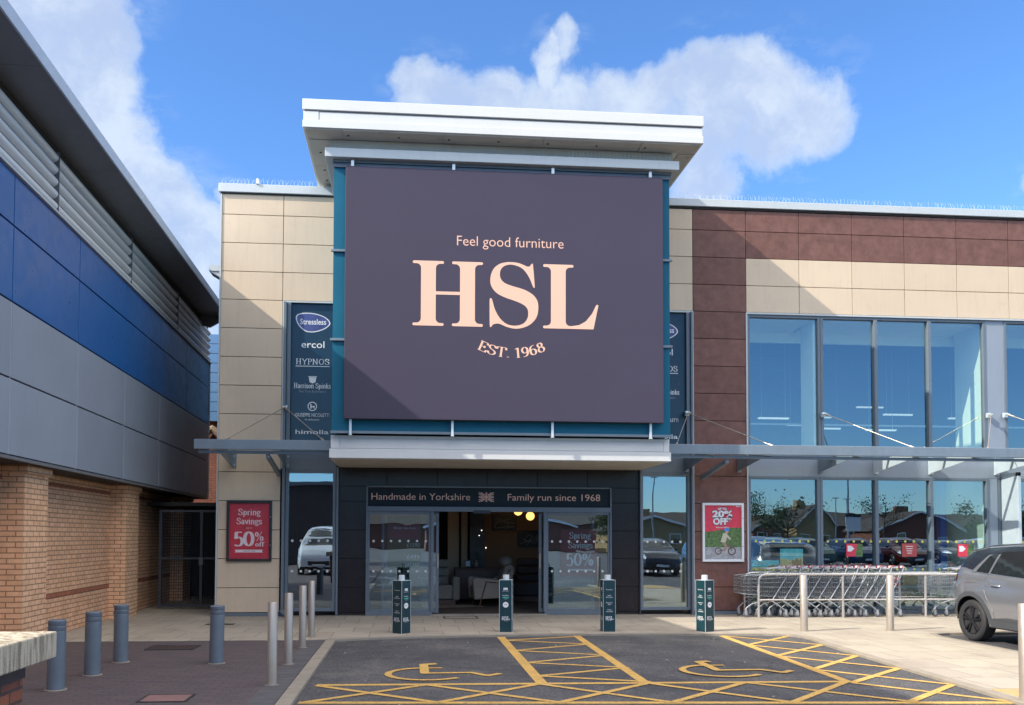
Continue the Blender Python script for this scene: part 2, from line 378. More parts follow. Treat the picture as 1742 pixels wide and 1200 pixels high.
class MB:
    def __init__(s): s.v = []; s.f = []; s.p = []
    def add(s, vs, fs):
        b = len(s.v); s.p.append((b, len(s.f))); s.v += [tuple(v) for v in vs]; s.f += [tuple(i + b for i in f) for f in fs]; return s
    def box(s, x0, x1, y0, y1, z0, z1):
        if x0 > x1: x0, x1 = x1, x0
        if y0 > y1: y0, y1 = y1, y0
        if z0 > z1: z0, z1 = z1, z0
        return s.add([(x0, y0, z0), (x1, y0, z0), (x1, y1, z0), (x0, y1, z0), (x0, y0, z1), (x1, y0, z1), (x1, y1, z1), (x0, y1, z1)],
                     [(0, 3, 2, 1), (4, 5, 6, 7), (0, 1, 5, 4), (1, 2, 6, 5), (2, 3, 7, 6), (3, 0, 4, 7)])
    def sheet(s, x0, x1, y, z0, z1):
        return s.add([(x0, y, z0), (x1, y, z0), (x1, y, z1), (x0, y, z1)], [(0, 1, 2, 3)])
    def prism(s, pts, a, b, axis='z'):
        """pts: 2D outline (ccw), extruded between a and b along axis. axis x: pts=(y,z); y: pts=(x,z); z: pts=(x,y)"""
        def P(p, t):
            return {'x': (t, p[0], p[1]), 'y': (p[0], t, p[1]), 'z': (p[0], p[1], t)}[axis]
        n = len(pts)
        vs = [P(p, a) for p in pts] + [P(p, b) for p in pts]
        tri = tessellate_polygon([[Vector((p[0], p[1], 0)) for p in pts]])
        fs = [tuple(reversed(t)) for t in tri] + [tuple(i + n for i in t) for t in tri]
        fs += [(i, (i + 1) % n, (i + 1) % n + n, i + n) for i in range(n)]
        return s.add(vs, fs)
    def tube(s, pts, r, n=8, cap=True):
        pts = [Vector(p) for p in pts]; m = len(pts); rs = r if isinstance(r, (list, tuple)) else [r] * m
        ref = None; rings = []
        for i, p in enumerate(pts):
            t = (pts[min(i + 1, m - 1)] - pts[max(i - 1, 0)]).normalized()
            if ref is None:
                ref = Vector((0, 0, 1)) if abs(t.z) < 0.9 else Vector((1, 0, 0))
            a = t.cross(ref).normalized(); c = a.cross(t).normalized(); ref = c
            rings.append([p + (a * math.cos(2 * PI * k / n) + c * math.sin(2 * PI * k / n)) * rs[i] for k in range(n)])
        vs = [q for rg in rings for q in rg]
        fs = [(i * n + k, i * n + (k + 1) % n, (i + 1) * n + (k + 1) % n, (i + 1) * n + k) for i in range(m - 1) for k in range(n)]
        if cap: fs += [tuple(range(n - 1, -1, -1)), tuple((m - 1) * n + k for k in range(n))]
        return s.add(vs, fs)
    def lathe(s, prof, c=(0, 0, 0), n=24, axis='z'):
        """prof: list of (r, h)"""
        vs = []; m = len(prof)
        for (r, h) in prof:
            for k in range(n):
                a = 2 * PI * k / n; x, y = r * math.cos(a), r * math.sin(a)
                if axis == 'z': q = (c[0] + x, c[1] + y, c[2] + h)
                elif axis == 'x': q = (c[0] + h, c[1] + x, c[2] + y)
                else: q = (c[0] + x, c[1] + h, c[2] + y)
                vs.append(q)
        fs = [(i * n + k, i * n + (k + 1) % n, (i + 1) * n + (k + 1) % n, (i + 1) * n + k) for i in range(m - 1) for k in range(n)]
        fs += [tuple(range(n)), tuple((m - 1) * n + k for k in range(n))]
        return s.add(vs, fs)
    def sphere(s, c, r, n=16, m=10, sc=(1, 1, 1)):
        vs = []; fs = []
        for i in range(m + 1):
            a = PI * i / m
            for k in range(n):
                b = 2 * PI * k / n
                vs.append((c[0] + r * sc[0] * math.sin(a) * math.cos(b), c[1] + r * sc[1] * math.sin(a) * math.sin(b), c[2] + r * sc[2] * math.cos(a)))
        fs = [(i * n + k, (i + 1) * n + k, (i + 1) * n + (k + 1) % n, i * n + (k + 1) % n) for i in range(m) for k in range(n)]
        return s.add(vs, fs)
    def poly(s, pts, holes=(), P=lambda a, b: (a, 0, b)):
        """flat filled polygon with holes in a 2D frame mapped by P"""
        loops = [[Vector((p[0], p[1], 0)) for p in pts]] + [[Vector((p[0], p[1], 0)) for p in h] for h in holes]
        allp = [p for l in loops for p in l]
        tri = tessellate_polygon(loops)
        vs = [P(p.x, p.y) for p in allp]
        fs = []
        for t in tri:
            a, b, c = (allp[i] for i in t)
            cr = (b.x - a.x) * (c.y - a.y) - (b.y - a.y) * (c.x - a.x)
            fs.append(tuple(t) if cr > 0 else tuple(reversed(t)))
        return s.add(vs, fs)
    def build(s, name, m, parent=None, origin=None, smooth=False, bevel=0.0, seg=1, label=None, kind=None, fixn=False):
        if name in EACH and len(s.p) > 1:      # every separate piece becomes an object of its own
            first = None
            for i, (vb, fb_) in enumerate(s.p):
                ve, fe = s.p[i + 1] if i + 1 < len(s.p) else (len(s.v), len(s.f))
                q = MB(); q.add(s.v[vb:ve], [tuple(k - vb for k in f) for f in s.f[fb_:fe]])
                o = MB.build(q, name, m, parent, origin, smooth, bevel, seg, label, kind)
                first = first or o
            return first
        me = bpy.data.meshes.new(name)
        o0 = origin if origin is not None else (tuple(parent.location) if parent is not None and parent.parent is None and parent.type == 'EMPTY' else ORG.get(parent.name if parent else '', (0, 0, 0)))
        me.from_pydata([(v[0] - o0[0], v[1] - o0[1], v[2] - o0[2]) for v in s.v], [], s.f)
        me.validate(); me.update()
        if smooth: me.shade_smooth()
        if m: me.materials.append(m)
        o = bpy.data.objects.new(name, me); COL.objects.link(o)
        ORG[o.name] = o0
        if parent: o.parent = parent
        if bevel:
            bv = o.modifiers.new('bevel', 'BEVEL'); bv.width = bevel; bv.segments = seg; bv.limit_method = 'ANGLE'; bv.angle_limit = R(40)
        if smooth:
            es = o.modifiers.new('split', 'EDGE_SPLIT'); es.split_angle = R(38)
        if label: o['label'] = label
        if kind: o['kind'] = kind
        return o


ORG = {}


def struct(mb, name, m, **kw):
    o = mb.build(name, m, **kw); o['kind'] = 'structure'; return o


def copy_tree(root, loc=None, rz=None, label=None, group=None):
    c = root.copy(); COL.objects.link(c)
    if loc is not None: c.location = loc
    if rz is not None: c.rotation_euler = (0, 0, rz)
    if label: c['label'] = label
    if group: c['group'] = group
    for ch in list(root.children):
        d = ch.copy(); COL.objects.link(d); d.parent = c
        for g in list(ch.children):
            e = g.copy(); COL.objects.link(e); e.parent = d
    return c


# ------------------------------------------------------------------ lettering
_TC = {}


def text_tris(s, bold=0.0):
    key = (s, bold)
    if key in _TC: return _TC[key]
    cu = bpy.data.curves.new('t', 'FONT'); cu.body = s; cu.size = 1.0; cu.offset = bold; cu.resolution_u = 3
    o = bpy.data.objects.new('t', cu); COL.objects.link(o)
    dg = bpy.context.evaluated_depsgraph_get(); dg.update()
    me = bpy.data.meshes.new_from_object(o.evaluated_get(dg))
    vs = [(v.co.x, v.co.y) for v in me.vertices]; fs = [tuple(p.vertices) for p in me.polygons]
    bpy.data.objects.remove(o); bpy.data.curves.remove(cu); bpy.data.meshes.remove(me)
    _TC[key] = (vs, fs); return vs, fs


CAPH = None


def text(mb, s, x, z, h, width=None, y=0.0, bold=0.0, align='l', P=None):
    """sans text; h = cap height; x,z = left end of the baseline; faces -Y"""
    global CAPH
    if CAPH is None:
        v, _ = text_tris('H'); CAPH = max(p[1] for p in v)
    vs, fs = text_tris(s, bold)
    x0 = min(p[0] for p in vs); x1 = max(p[0] for p in vs)
    k = h / CAPH; kx = k if width is None else width / (x1 - x0)
    W = (x1 - x0) * kx
    ox = x - {'l': 0, 'c': W / 2, 'r': W}[align]
    f = P or (lambda a, b: (a, y, b))
    mb.add([f(ox + (p[0] - x0) * kx, z + p[1] * k) for p in vs], fs)
    return W


def catmull(pts, n=6, closed=False):
    P = [Vector((p[0], p[1])) for p in pts]; m = len(P); out = []
    rng = range(m if closed else m - 1)
    for i in rng:
        g = (lambda j: P[j % m]) if closed else (lambda j: P[max(0, min(m - 1, j))])
        p0, p1, p2, p3 = g(i - 1), g(i), g(i + 1), g(i + 2)
        for k in range(n):
            t = k / n
            out.append(0.5 * ((2 * p1) + (p2 - p0) * t + (2 * p0 - 5 * p1 + 4 * p2 - p3) * t * t + (3 * p1 - p0 - 3 * p2 + p3) * t ** 3))
    if not closed: out.append(P[-1])
    return out


def ring(cx, cy, rx, ry, n=20):
    return [(cx + rx * math.cos(2 * PI * k / n), cy + ry * math.sin(2 * PI * k / n)) for k in range(n + 1)]


def L(*p): return ('l', p)
def C(*p): return ('c', p)
def RG(*a): return ('r', a)
def stem(x, a, b, s='tb', w=.13):
    o = [L((x, a), (x, b))]
    if 'b' in s: o.append(L((x - w, a + .02), (x + w, a + .02)))
    if 't' in s: o.append(L((x - w, b - .02), (x + w, b - .02)))
    return o


_S = lambda k, x=0: [C(*[(x + px * k, py * k) for px, py in ((.55, .74), (.5, .9), (.32, .98), (.14, .9), (.1, .75), (.2, .6), (.4, .5), (.55, .38), (.58, .22), (.48, .07), (.3, .02), (.12, .1), (.06, .3))])]
GL = {
    'E': (.74, stem(.17, 0, 1, 'tb') + [L((.17, .98), (.6, .98)), L((.17, .5), (.46, .5)), L((.17, .02), (.62, .02)), L((.6, .98), (.62, .78)), L((.62, .02), (.66, .25)), L((.46, .4), (.46, .6))]),
    'S': (.68, _S(1)), 's': (.50, _S(.68)),
    'T': (.74, stem(.36, 0, 1, 'b') + [L((.04, .98), (.68, .98)), L((.05, .98), (.02, .75)), L((.68, .98), (.7, .75))]),
    '.': (.30, [L((.14, .03), (.14, .09))]),
    '1': (.50, stem(.26, 0, 1, 'b') + [L((.08, .86), (.26, .98))]),
    '9': (.62, [RG(.3, .68, .2, .3), C((.5, .7), (.5, .4), (.38, .1), (.14, .02))]),
    '6': (.62, [RG(.3, .32, .2, .3), C((.1, .3), (.1, .6), (.22, .9), (.46, .98))]),
    '8': (.62, [RG(.3, .76, .16, .22), RG(.3, .28, .21, .26)]),
    '5': (.62, [L((.14, .95), (.5, .95)), L((.14, .97), (.1, .5)), C((.1, .5), (.27, .62), (.46, .52), (.52, .3), (.42, .07), (.22, .01), (.06, .1))]),
    '0': (.72, [RG(.34, .5, .25, .48)]),
    '2': (.62, [C((.08, .75), (.15, .92), (.3, .98), (.47, .88), (.48, .7), (.35, .4), (.08, .04)), L((.08, .03), (.54, .03)), L((.54, .03), (.56, .2))]),
    '%': (.98, [RG(.2, .73, .13, .23), RG(.74, .27, .13, .23), ('thin', ((.2, .0), (.74, 1.0)))]),
    'H': (.84, stem(.17, 0, 1) + stem(.64, 0, 1) + [L((.17, .5), (.64, .5))]),
    'Y': (.76, [L((.08, 1), (.38, .48)), L((.7, 1), (.38, .48)), L((.0, .98), (.2, .98)), L((.58, .98), (.8, .98))] + stem(.38, 0, .5, 'b')),
    'P': (.66, stem(.17, 0, 1) + [C((.17, .98), (.4, .98), (.55, .86), (.55, .64), (.4, .5), (.17, .5))]),
    'N': (.84, stem(.15, 0, 1) + stem(.66, 0, 1, 't') + [L((.15, 1), (.66, 0))]),
    'O': (.86, [RG(.42, .5, .32, .47)]),
    'a': (.56, stem(.40, 0, .45, 'b', .08) + [C((.08, .54), (.16, .66), (.32, .66), (.4, .5), (.4, .4)), C((.4, .38), (.2, .36), (.09, .2), (.17, .04), (.3, .05), (.4, .16))]),
    'v': (.54, [L((.06, .66), (.27, .02)), L((.48, .66), (.27, .02)), L((0, .66), (.16, .66)), L((.38, .66), (.56, .66))]),
    'i': (.32, stem(.15, 0, .68, 'b', .1) + [L((.05, .66), (.15, .66)), L((.15, .86), (.15, .93))]),
    'n': (.64, stem(.14, 0, .68, 'b', .1) + [L((.04, .66), (.14, .66)), C((.14, .5), (.28, .66), (.43, .62), (.48, .45), (.48, .0)), L((.38, .02), (.58, .02))]),
    'g': (.56, [RG(.25, .45, .17, .2), RG(.27, -.13, .2, .12), L((.16, .28), (.1, .12)), C((.1, .1), (.25, .03), (.42, -.02)), L((.4, .58), (.55, .64))]),
    'r': (.44, stem(.14, 0, .68, 'b', .1) + [L((.04, .66), (.14, .66)), C((.14, .46), (.25, .64), (.4, .62))]),
    'p': (.62, stem(.14, -.28, .68, 'b', .1) + [L((.04, .66), (.14, .66)), RG(.34, .34, .18, .31)]),
    'o': (.58, [RG(.28, .34, .2, .31)]),
    'f': (.36, stem(.16, 0, .75, 'b', .1) + [C((.16, .75), (.2, .94), (.36, .97), (.42, .88)), L((.04, .64), (.36, .64))]),
    'u': (.64, [L((.12, .68), (.12, .25)), C((.12, .25), (.18, .04), (.32, .03), (.46, .15))] + stem(.46, 0, .68, '') + [L((.46, .02), (.58, .02)), L((.02, .66), (.12, .66)), L((.36, .66), (.46, .66))]),
    't': (.38, [L((.16, .85), (.16, .15)), C((.16, .15), (.2, .03), (.34, .06)), L((.03, .64), (.34, .64))]),
    'k': (.60, stem(.14, 0, 1, 'b', .1) + [L((.14, .3), (.42, .64)), L((.24, .42), (.5, .02)), L((.04, .98), (.14, .98)), L((.32, .64), (.54, .64)), L((.42, .02), (.6, .02))]),
    ' ': (.32, []),
}
GL['L'] = (.7, stem(.17, 0, 1) + [L((.17, .02), (.6, .02)), C((.5, .02), (.6, .1), (.64, .34))])


def nib_stroke(mb, pts, a, b, f):
    pts = [Vector((p[0], p[1])) for p in pts]
    m = len(pts); Lp = []; Rp = []
    for i, p in enumerate(pts):
        t = (pts[min(i + 1, m - 1)] - pts[max(i - 1, 0)])
        if m > 2 and (pts[0] - pts[-1]).length < 1e-6 and i in (0, m - 1): t = pts[1] - pts[m - 2]
        t.normalize(); n = Vector((-t.y, t.x))
        d = math.sqrt((a * n.x) ** 2 + (b * n.y) ** 2) or 1e-6
        o = Vector((a * a * n.x / d, b * b * n.y / d))
        Lp.append(p + o); Rp.append(p - o)
    vs = [f(q.x, q.y) for q in Lp] + [f(q.x, q.y) for q in Rp]
    fs = [(i, i + m, i + 1 + m, i + 1) for i in range(m - 1)]
    mb.add(vs, fs)


STK = [0.0]


def serif(mb, s, x, z, h, width=None, y=0.0, a=.085, b=.036, align='l', arc=None, gap=0.02):
    adv = sum(GL[c][0] + gap for c in s)
    k = h; kx = k if width is None else width / adv
    W = adv * kx
    ox = x - {'l': 0, 'c': W / 2, 'r': W}[align]
    pos = 0.0
    for c in s:
        w_, st = GL[c]
        for q in st:
            STK[0] = (STK[0] + 0.00004) % 0.0016
            yy = y - STK[0]
            if arc:   # (cx, cz, r): letters follow an arc curving upward at both ends
                mid = ox + (pos + w_ / 2) * kx - arc[0]
                th = mid / arc[2]
                ca, sa = math.cos(th), math.sin(th)
                bx, bz = arc[0] + arc[2] * math.sin(th), arc[1] + arc[2] * (1 - math.cos(th))
                f = lambda u, v, pos=pos, w_=w_: (bx + (u - w_ / 2) * kx * ca - v * k * sa, yy, bz + (u - w_ / 2) * kx * sa + v * k * ca)
            else:
                f = lambda u, v, pos=pos: (ox + (pos + u) * kx, yy, z + v * k)
            if q[0] == 'l': nib_stroke(mb, q[1], a, b, f)
            elif q[0] == 'thin': nib_stroke(mb, q[1], .03, .03, f)
            elif q[0] == 'c': nib_stroke(mb, catmull(q[1], 5), a, b, f)
            else: nib_stroke(mb, ring(*q[1]), a, b, f)
        pos += w_ + gap
    return W


# =================================================================== GROUND
struct(MB().add([(-900, -900, -.07), (900, -900, -.07), (900, 900, -.07), (-900, 900, -.07)], [(0, 1, 2, 3)]), 'ground', ASPH)
front = [(-1.20, -4.0), (-0.9, -3.87), (0, -3.62), (1.5, -3.44), (2.8, -3.36), (4.0, -3.38), (5.2, -3.47), (5.9, -3.55), (6.3, -3.68), (6.50, -3.95), (6.52, -4.3),
         (6.42, -4.9), (6.32, -6.15), (6.25, -7.3), (6.18, -8.5), (6.10, -9.7), (6.05, -10.9)]
pv = front + [(8.45, -10.9), (8.50, -6.3), (8.56, -4.2), (8.7, -3.75), (9.1, -3.6), (30, -3.6), (30, 0.2), (5.9, 0.2), (5.9, 0.25), (-3.8, 0.25), (-3.8, 6), (-5.9, 6), (-5.9, -4.12), (-1.5, -4.12)]
mb = MB(); mb.poly(pv, P=lambda a, b: (a, b, 0.0))
n = len(pv)
mb.add([(p[0], p[1], 0.0) for p in pv] + [(p[0], p[1], -.065) for p in pv], [(i, (i + 1) % n, (i + 1) % n + n, i + n) for i in range(n)])
struct(mb, 'pavement', SLAB)
# kerb stones, light band along the pavement front and car park side
def band(pts, w0, z0, z1, mbx, seg=None):
    P = [Vector((p[0], p[1])) for p in pts]
    m = len(P); A = []; B = []
    for i in range(m):
        t = (P[min(i + 1, m - 1)] - P[max(i - 1, 0)]).normalized(); nn = Vector((t.y, -t.x))
        A.append(P[i]); B.append(P[i] + nn * w0)
    vs = [(p.x, p.y, z1) for p in A] + [(p.x, p.y, z1) for p in B] + [(p.x, p.y, z0) for p in A] + [(p.x, p.y, z0) for p in B]
    fs = []
    for i in range(m - 1):
        fs += [(i, i + m, i + 1 + m, i + 1), (i + m, i + 3 * m, i + 1 + 3 * m, i + 1 + m), (i, i + 1, i + 1 + 2 * m, i + 2 * m)]
    mbx.add(vs, fs)
mb = MB(); band(front, 0.13, -.065, 0.006, mb)
band([(8.45, -10.9), (8.50, -6.3), (8.56, -4.2), (8.7, -3.75), (9.1, -3.6), (30, -3.6)], 0.12, -.065, 0.006, mb)
# long left kerb between the block paving and the bay
for i in range(9):
    y1 = -3.95 - i * 0.92
    mb.box(-1.24, -1.09, y1 - .91, y1, -.065, 0.010)
struct(mb, 'kerb', KERB, bevel=0.006)
mb = MB().add([(-16, -30, -.004), (-1.24, -30, -.004), (-1.24, -4.125, -.004), (-16, -4.125, -.004)], [(0, 1, 2, 3)])
struct(mb, 'block_paving', BLOCK)
mb = MB()
for i in range(60):
    mb.box(-1.52, -1.25, -4.14 - i * .2 - .195, -4.14 - i * .2, -.03, 0.002)
struct(mb, 'channel_blocks', mat('channel_block', (0.085, 0.08, 0.085), 0.8, var=0.3, vscale=4, bump=0.3))
mb = MB().box(6.16, 8.42, -10.6, -9.05, -.01, 0.008)
struct(mb, 'tactile_paving', TACT)
mb = MB().add([(-1.24, -60, -.032), (60, -60, -.032), (60, 1, -.032), (-1.24, 1, -.032)], [(0, 1, 2, 3)])
struct(mb, 'car_park', ASPH)

# road markings
mk = MB(); ZM = [-0.028]
def line(p, q, w0=0.10):
    p = Vector(p); q = Vector(q); t = (q - p).normalized(); nn = Vector((-t.y, t.x)) * w0 / 2
    ZM[0] += 0.00012
    z = ZM[0]
    mk.add([(p.x - nn.x, p.y - nn.y, z), (q.x - nn.x, q.y - nn.y, z), (q.x + nn.x, q.y + nn.y, z), (p.x + nn.x, p.y + nn.y, z)], [(0, 1, 2, 3)])
line((1.52, -3.62), (1.50, -8.25), .13); line((2.78, -3.52), (2.66, -8.2), .12)
line((5.19, -3.65), (4.97, -8.3), .12); line((-0.98, -8.13), (5.02, -8.27), .11)
line((-1.05, -9.15), (6.0, -9.62), .11)
Rj = [-3.62, -4.64, -5.90, -7.05, -8.15]; Lj = [-4.08, -5.33, -6.55, -7.65]
for i in range(4):
    line((2.76, Rj[i]), (1.54, Lj[i]), .085); line((1.54, Lj[i]), (2.74, Rj[i + 1]), .085)
LL = [-3.66, -4.89, -6.12, -7.36, -8.36, -9.48]; RR = [-3.80, -4.95, -6.18, -7.34, -8.55, -9.56]
lx = [5.19, 5.14, 5.06, 5.0, 4.98, 5.02]; rx = [6.24, 6.28, 6.18, 6.12, 6.05, 6.0]
for i in range(5):
    line((lx[i], LL[i]), (rx[i + 1], RR[i + 1]), .085); line((rx[i], RR[i]), (lx[i + 1], LL[i + 1]), .085)
TX = [-0.98, 0.22, 1.46, 2.68, 3.78, 4.95]; BX = [-1.0, 0.31, 1.5, 2.61, 3.8, 5.05]
yt = lambda x: -8.16 - .022 * (x + 1); yb = lambda x: -9.15 - .066 * (x + 1)
for i in range(5):
    line((TX[i], yt(TX[i])), (BX[i + 1], yb(BX[i + 1])), .085); line((BX[i], yb(BX[i])), (TX[i + 1], yt(TX[i + 1])), .085)
def wheelchair(dx):
    P = lambda a, b: (a + dx, b)
    line(P(.215, -6.62), P(.215, -7.38), .11); line(P(.21, -6.66), P(.38, -6.60), .12); line(P(.20, -6.97), P(.44, -6.97), .07)
    line(P(.17, -7.38), P(.80, -7.36), .09); line(P(.77, -7.36), P(.95, -7.62), .09); line(P(.93, -7.62), P(1.11, -7.46), .09)
    arc = [(.25 + .47 * math.cos(a), -7.42 + .47 * math.sin(a)) for a in [R(100 + k * 12) for k in range(19)]]
    for i in range(len(arc) - 1): line(P(*arc[i]), P(*arc[i + 1]), .085)
wheelchair(0); wheelchair(3.57)
struct(mk, 'road_marking', YEL)

# =================================================================== STORE BUILDING
ST = thing('store_building', 'cream and brown clad retail store with a teal entrance tower and white roof slab', 'building', (4.0, 0.0, 0.0))
ROWS = [0.075, 0.565, 1.14, 1.715, 2.295, 2.87, 3.45, 4.03, 4.605, 5.18, 5.76, 6.335, 6.905, 7.485, 8.06, 8.50]
def panels(mbx, x0, x1, rows, y=0.0, g=0.006):
    for a, b in zip(rows[:-1], rows[1:]): mbx.box(x0 + g, x1 - g, y, y + .03, a + g, b - g)
def clad(name, m, *areas):
    q = MB()
    for a in areas: panels(q, *a)
    return q.build(name, m, ST, bevel=0.003)
XR = [7.08, 8.24, 9.41, 10.58, 11.76, 12.94, 14.11, 15.28, 16.45]
clad('cream_cladding', CREAM, (-3.76, -2.535, ROWS), (-2.535, -1.30, ROWS[11:]))
clad('cream_cladding', CREAM, (4.80, 5.93, ROWS[11:]))
clad('cream_cladding', CREAM, *[(a, b, [6.335, 6.905, 7.485]) for a, b in zip(XR[:-1], XR[1:])])
clad('brown_cladding', BROWN, (5.93, 7.08, ROWS), *[(a, b, [7.485, 8.06, 8.50]) for a, b in zip(XR[:-1], XR[1:])])
wl = MB()
for a in ((-3.75, -2.54, .03, .25, 0, 8.5), (-2.54, -1.3, .031, .25, 6.33, 8.5), (4.8, 5.93, .031, .25, 6.33, 8.5), (5.93, 7.08, .03, .25, 0, 8.5), (7.08, 16.4, .031, .25, 6.33, 8.5),
          (-1.43, 4.8, .10, .25, 3.0, 8.9)):
    wl.box(*a)
wl.box(-3.75, -3.5, .25, 14, 0, 8.5); wl.box(16.4, 16.6, .0, 14, 0, 8.5); wl.box(-3.75, 16.4, 14, 14.2, 0, 8.5); wl.box(-3.75, 16.4, .25, 14, 8.3, 8.45)
wl.build('outer_wall', DARKJ, ST)
MB().box(-3.66, -2.52, -.004, .03, 0.0, .07).box(5.93, 7.08, -.004, .03, 0.0, .07).box(7.085, 16.4, -.03, .1, 0.0, .075).build('plinth', SLATE, ST)
tr = MB()
for x in (-3.785, -2.53, 5.905, 7.065):
    z1 = 8.5 if x < -3 else (6.33)
    z0 = 0.08 if x != -2.53 else 3.35
    if x == -2.53: z0 = 2.95
    tr.box(x, x + .028, -.018, .03, z0, z1)
tr.box(-2.50, -1.4, -.012, .03, 6.30, 6.332); tr.box(4.9, 5.905, -.012, .03, 6.30, 6.332); tr.box(7.094, 16.4, -.012, .03, 6.30, 6.332)
tr.build('corner_trim', CORN, ST)
co = MB()
co.box(-3.82, -1.30, -.06, .35, 8.50, 8.67)
co.box(4.8, 16.7, -.06, .35, 8.545, 8.70)
cob = co.build('cornice', CORN, ST, bevel=0.006)
MB().box(-3.78, -1.3, -.02, .02, 8.47, 8.50).box(4.9, 16.6, -.02, .02, 8.505, 8.545).build('shadow_gap', DARKJ, cob)
sp = MB()
for x0, x1, zz in ((-3.75, -1.9, 8.67), (5.1, 16.4, 8.70)):
    x = x0
    while x < x1:
        for dx in (-.03, 0.0, .03):
            hh = random.uniform(.09, .12)
            sp.tube([(x, -.06, zz), (x + dx + random.uniform(-.01, .01), -.06 + random.choice((-.03, .03)), zz + hh)], .0012, 3, False)
        x += .075
sp.build('bird_spikes', mat('clear_spike', (.75, .78, .8), .3, var=0), cob, kind='stuff')
MB().box(-3.08, -3.02, -.09, -.03, 8.67, 8.73).sphere((-3.05, -.06, 8.75), .032, 10, 6).build('roof_sensor', WHT, cob)

# --- side windows with frames
def window(name, x0, x1, z0, z1, mull=(), y=0.07, fw=.06, glassm=GLASS, jamb=None, dots=None, dm=None, trans=()):
    fr = MB()
    fr.box(x0, x0 + fw, y - .05, y + .05, z0, z1); fr.box(x1 - fw, x1, y - .05, y + .05, z0, z1)
    fr.box(x0 + fw, x1 - fw, y - .048, y + .05, z1 - fw, z1); fr.box(x0 + fw, x1 - fw, y - .048, y + .05, z0, z0 + fw)
    for m_ in mull: fr.box(m_ - .037, m_ + .037, y - .07, y + .049, z0 + fw, z1 - fw)
    for m_ in trans: fr.box(x0 + fw, x1 - fw, y - .046, y + .045, m_ - .025, m_ + .025)
    f = fr.build(name, SLATE, ST, bevel=0.004)
    g = MB(); g.sheet(x0 + fw - .01, x1 - fw + .01, y + .008, z0 + fw - .01, z1 - fw + .01)
    g.build('pane', glassm, f)
    if dots:
        d = MB()
        for zz in dots[0]:
            x = x0 + fw + dots[1]
            while x < x1 - fw - .05:
                if all(abs(x - m_) > .07 for m_ in mull):
                    d.lathe([(.027, 0), (.027, .002)], (x, y + .001, zz), 12, 'y')
                x += dots[2]
        d.build('warning_dots', dm, f)
    return f
DOTW = mat('frosted_dot', (.62, .62, .58), .5, var=0)
DOTY = mat('yellow_dot', (.62, .55, .12), .5, var=0)
window('left_window', -2.44, -1.44, .09, 2.92, glassm=GLASSD, dots=((1.50, .89), .08, .175), dm=DOTW)
window('right_window', 4.80, 5.86, .09, 2.92, glassm=GLASSD, dots=((1.50, .89), .10, .175), dm=DOTW)
MB().box(-2.44, -1.44, .02, .1, 2.922, 3.40).box(4.80, 5.86, .02, .1, 2.922, 3.40).build('spandrel', SLATE, ST)
pst = MB().box(-2.50, -2.445, -.07, .1, .0, 6.30).box(5.862, 5.905, -.07, .1, 0, 6.30)
pst.box(-2.44, -2.36, -.02, .1, 3.41, 6.30).box(5.78, 5.86, -.02, .1, 3.41, 6.30)
pst.build('jamb_post', SLATE, ST, bevel=0.004)
MB().prism([(-2.515, 0.12), (-2.40, .0), (-2.33, .0), (-2.44, .16)], -.16, -.072, 'y').build('post_foot', SLATE, ST)

# --- big shop windows right
window('upper_window', 7.10, 8.70, 3.40, 6.30, mull=())
window('upper_window', 8.705, 12.40, 3.40, 6.30, mull=(9.92, 11.12))
window('upper_window', 12.82, 16.4, 3.40, 6.30, mull=(14.0, 15.2))
window('shop_window', 7.10, 8.66, .09, 2.88, glassm=GLASSL, dots=((1.52, .93), .12, .19), dm=DOTY)
window('shop_window', 8.665, 12.42, .09, 2.88, mull=(9.90, 11.12), glassm=GLASSL, dots=((1.52, .93), .12, .19), dm=DOTY)
window('shop_window', 13.02, 16.4, .09, 2.88, mull=(14.7,), glassm=GLASSL, dots=((1.52, .93), .12, .19), dm=DOTY)
MB().box(7.10, 16.4, .03, .1, 2.882, 3.398).build('spandrel', PANELG, ST)
MB().box(12.402, 12.818, .035, .1, 3.40, 6.30).box(12.422, 12.62, .035, .1, .09, 2.88).build('grey_infill_panel', PANELG, ST)
MB().box(12.70, 12.77, -.5, .02, .0, 2.98).box(12.70, 16.0, -.5, -.43, 2.90, 2.98).build('entrance_portal', GALV, ST, bevel=0.004)
MB().box(12.63, 13.018, .035, .1, .0, 2.88).build('grey_infill_panel', SLATE, ST)
# small trim on the left of big window
MB().box(7.094, 7.099, -.02, .05, 2.9, 6.3).build('window_edge', CORN, ST)

# --- interior of the shop behind the big windows
IW = mat('interior_white', (.86, .88, .74), .7, var=.03)
ID = mat('interior_dark', (.34, .42, .38), .8, var=.1)
iw = MB()
iw.box(8.60, 8.70, .15, .75, 3.45, 6.25); iw.box(12.42, 12.60, .15, 1.15, 3.40, 6.25); iw.box(7.0, 7.10, .15, 1.0, 3.40, 6.25)
iw.box(7.11, 8.59, .16, 1.3, 6.22, 6.28); iw.box(8.71, 12.41, .16, 1.3, 6.22, 6.28); iw.box(12.61, 16.3, .16, 1.3, 6.22, 6.28)
iw.box(7.11, 16.3, 1.30, 1.36, 6.00, 6.30)
iw.box(12.44, 12.62, .15, 1.6, .05, 3.35)
iw.build('interior_lining', IW, ST)
MB().box(12.05, 12.2, 1.2, 1.35, .05, 3.3).build('blue_column', mat('blue_paint', (.01, .09, .42), .5, var=.05), ST)
idm = MB()
idm.box(6.2, 16.4, .3, 14, .0, .05); idm.box(6.2, 16.4, 2.2, 14, 3.36, 3.40); idm.box(6.0, 6.2, .26, 14, 0, 8.3); idm.box(6.2, 16.39, 13.8, 13.9, .05, 8.3)
idm.build('shop_partition', ID, ST)
TUBE = emis('ceiling_tube', (.8, .86, .82), .28)
lt = MB()
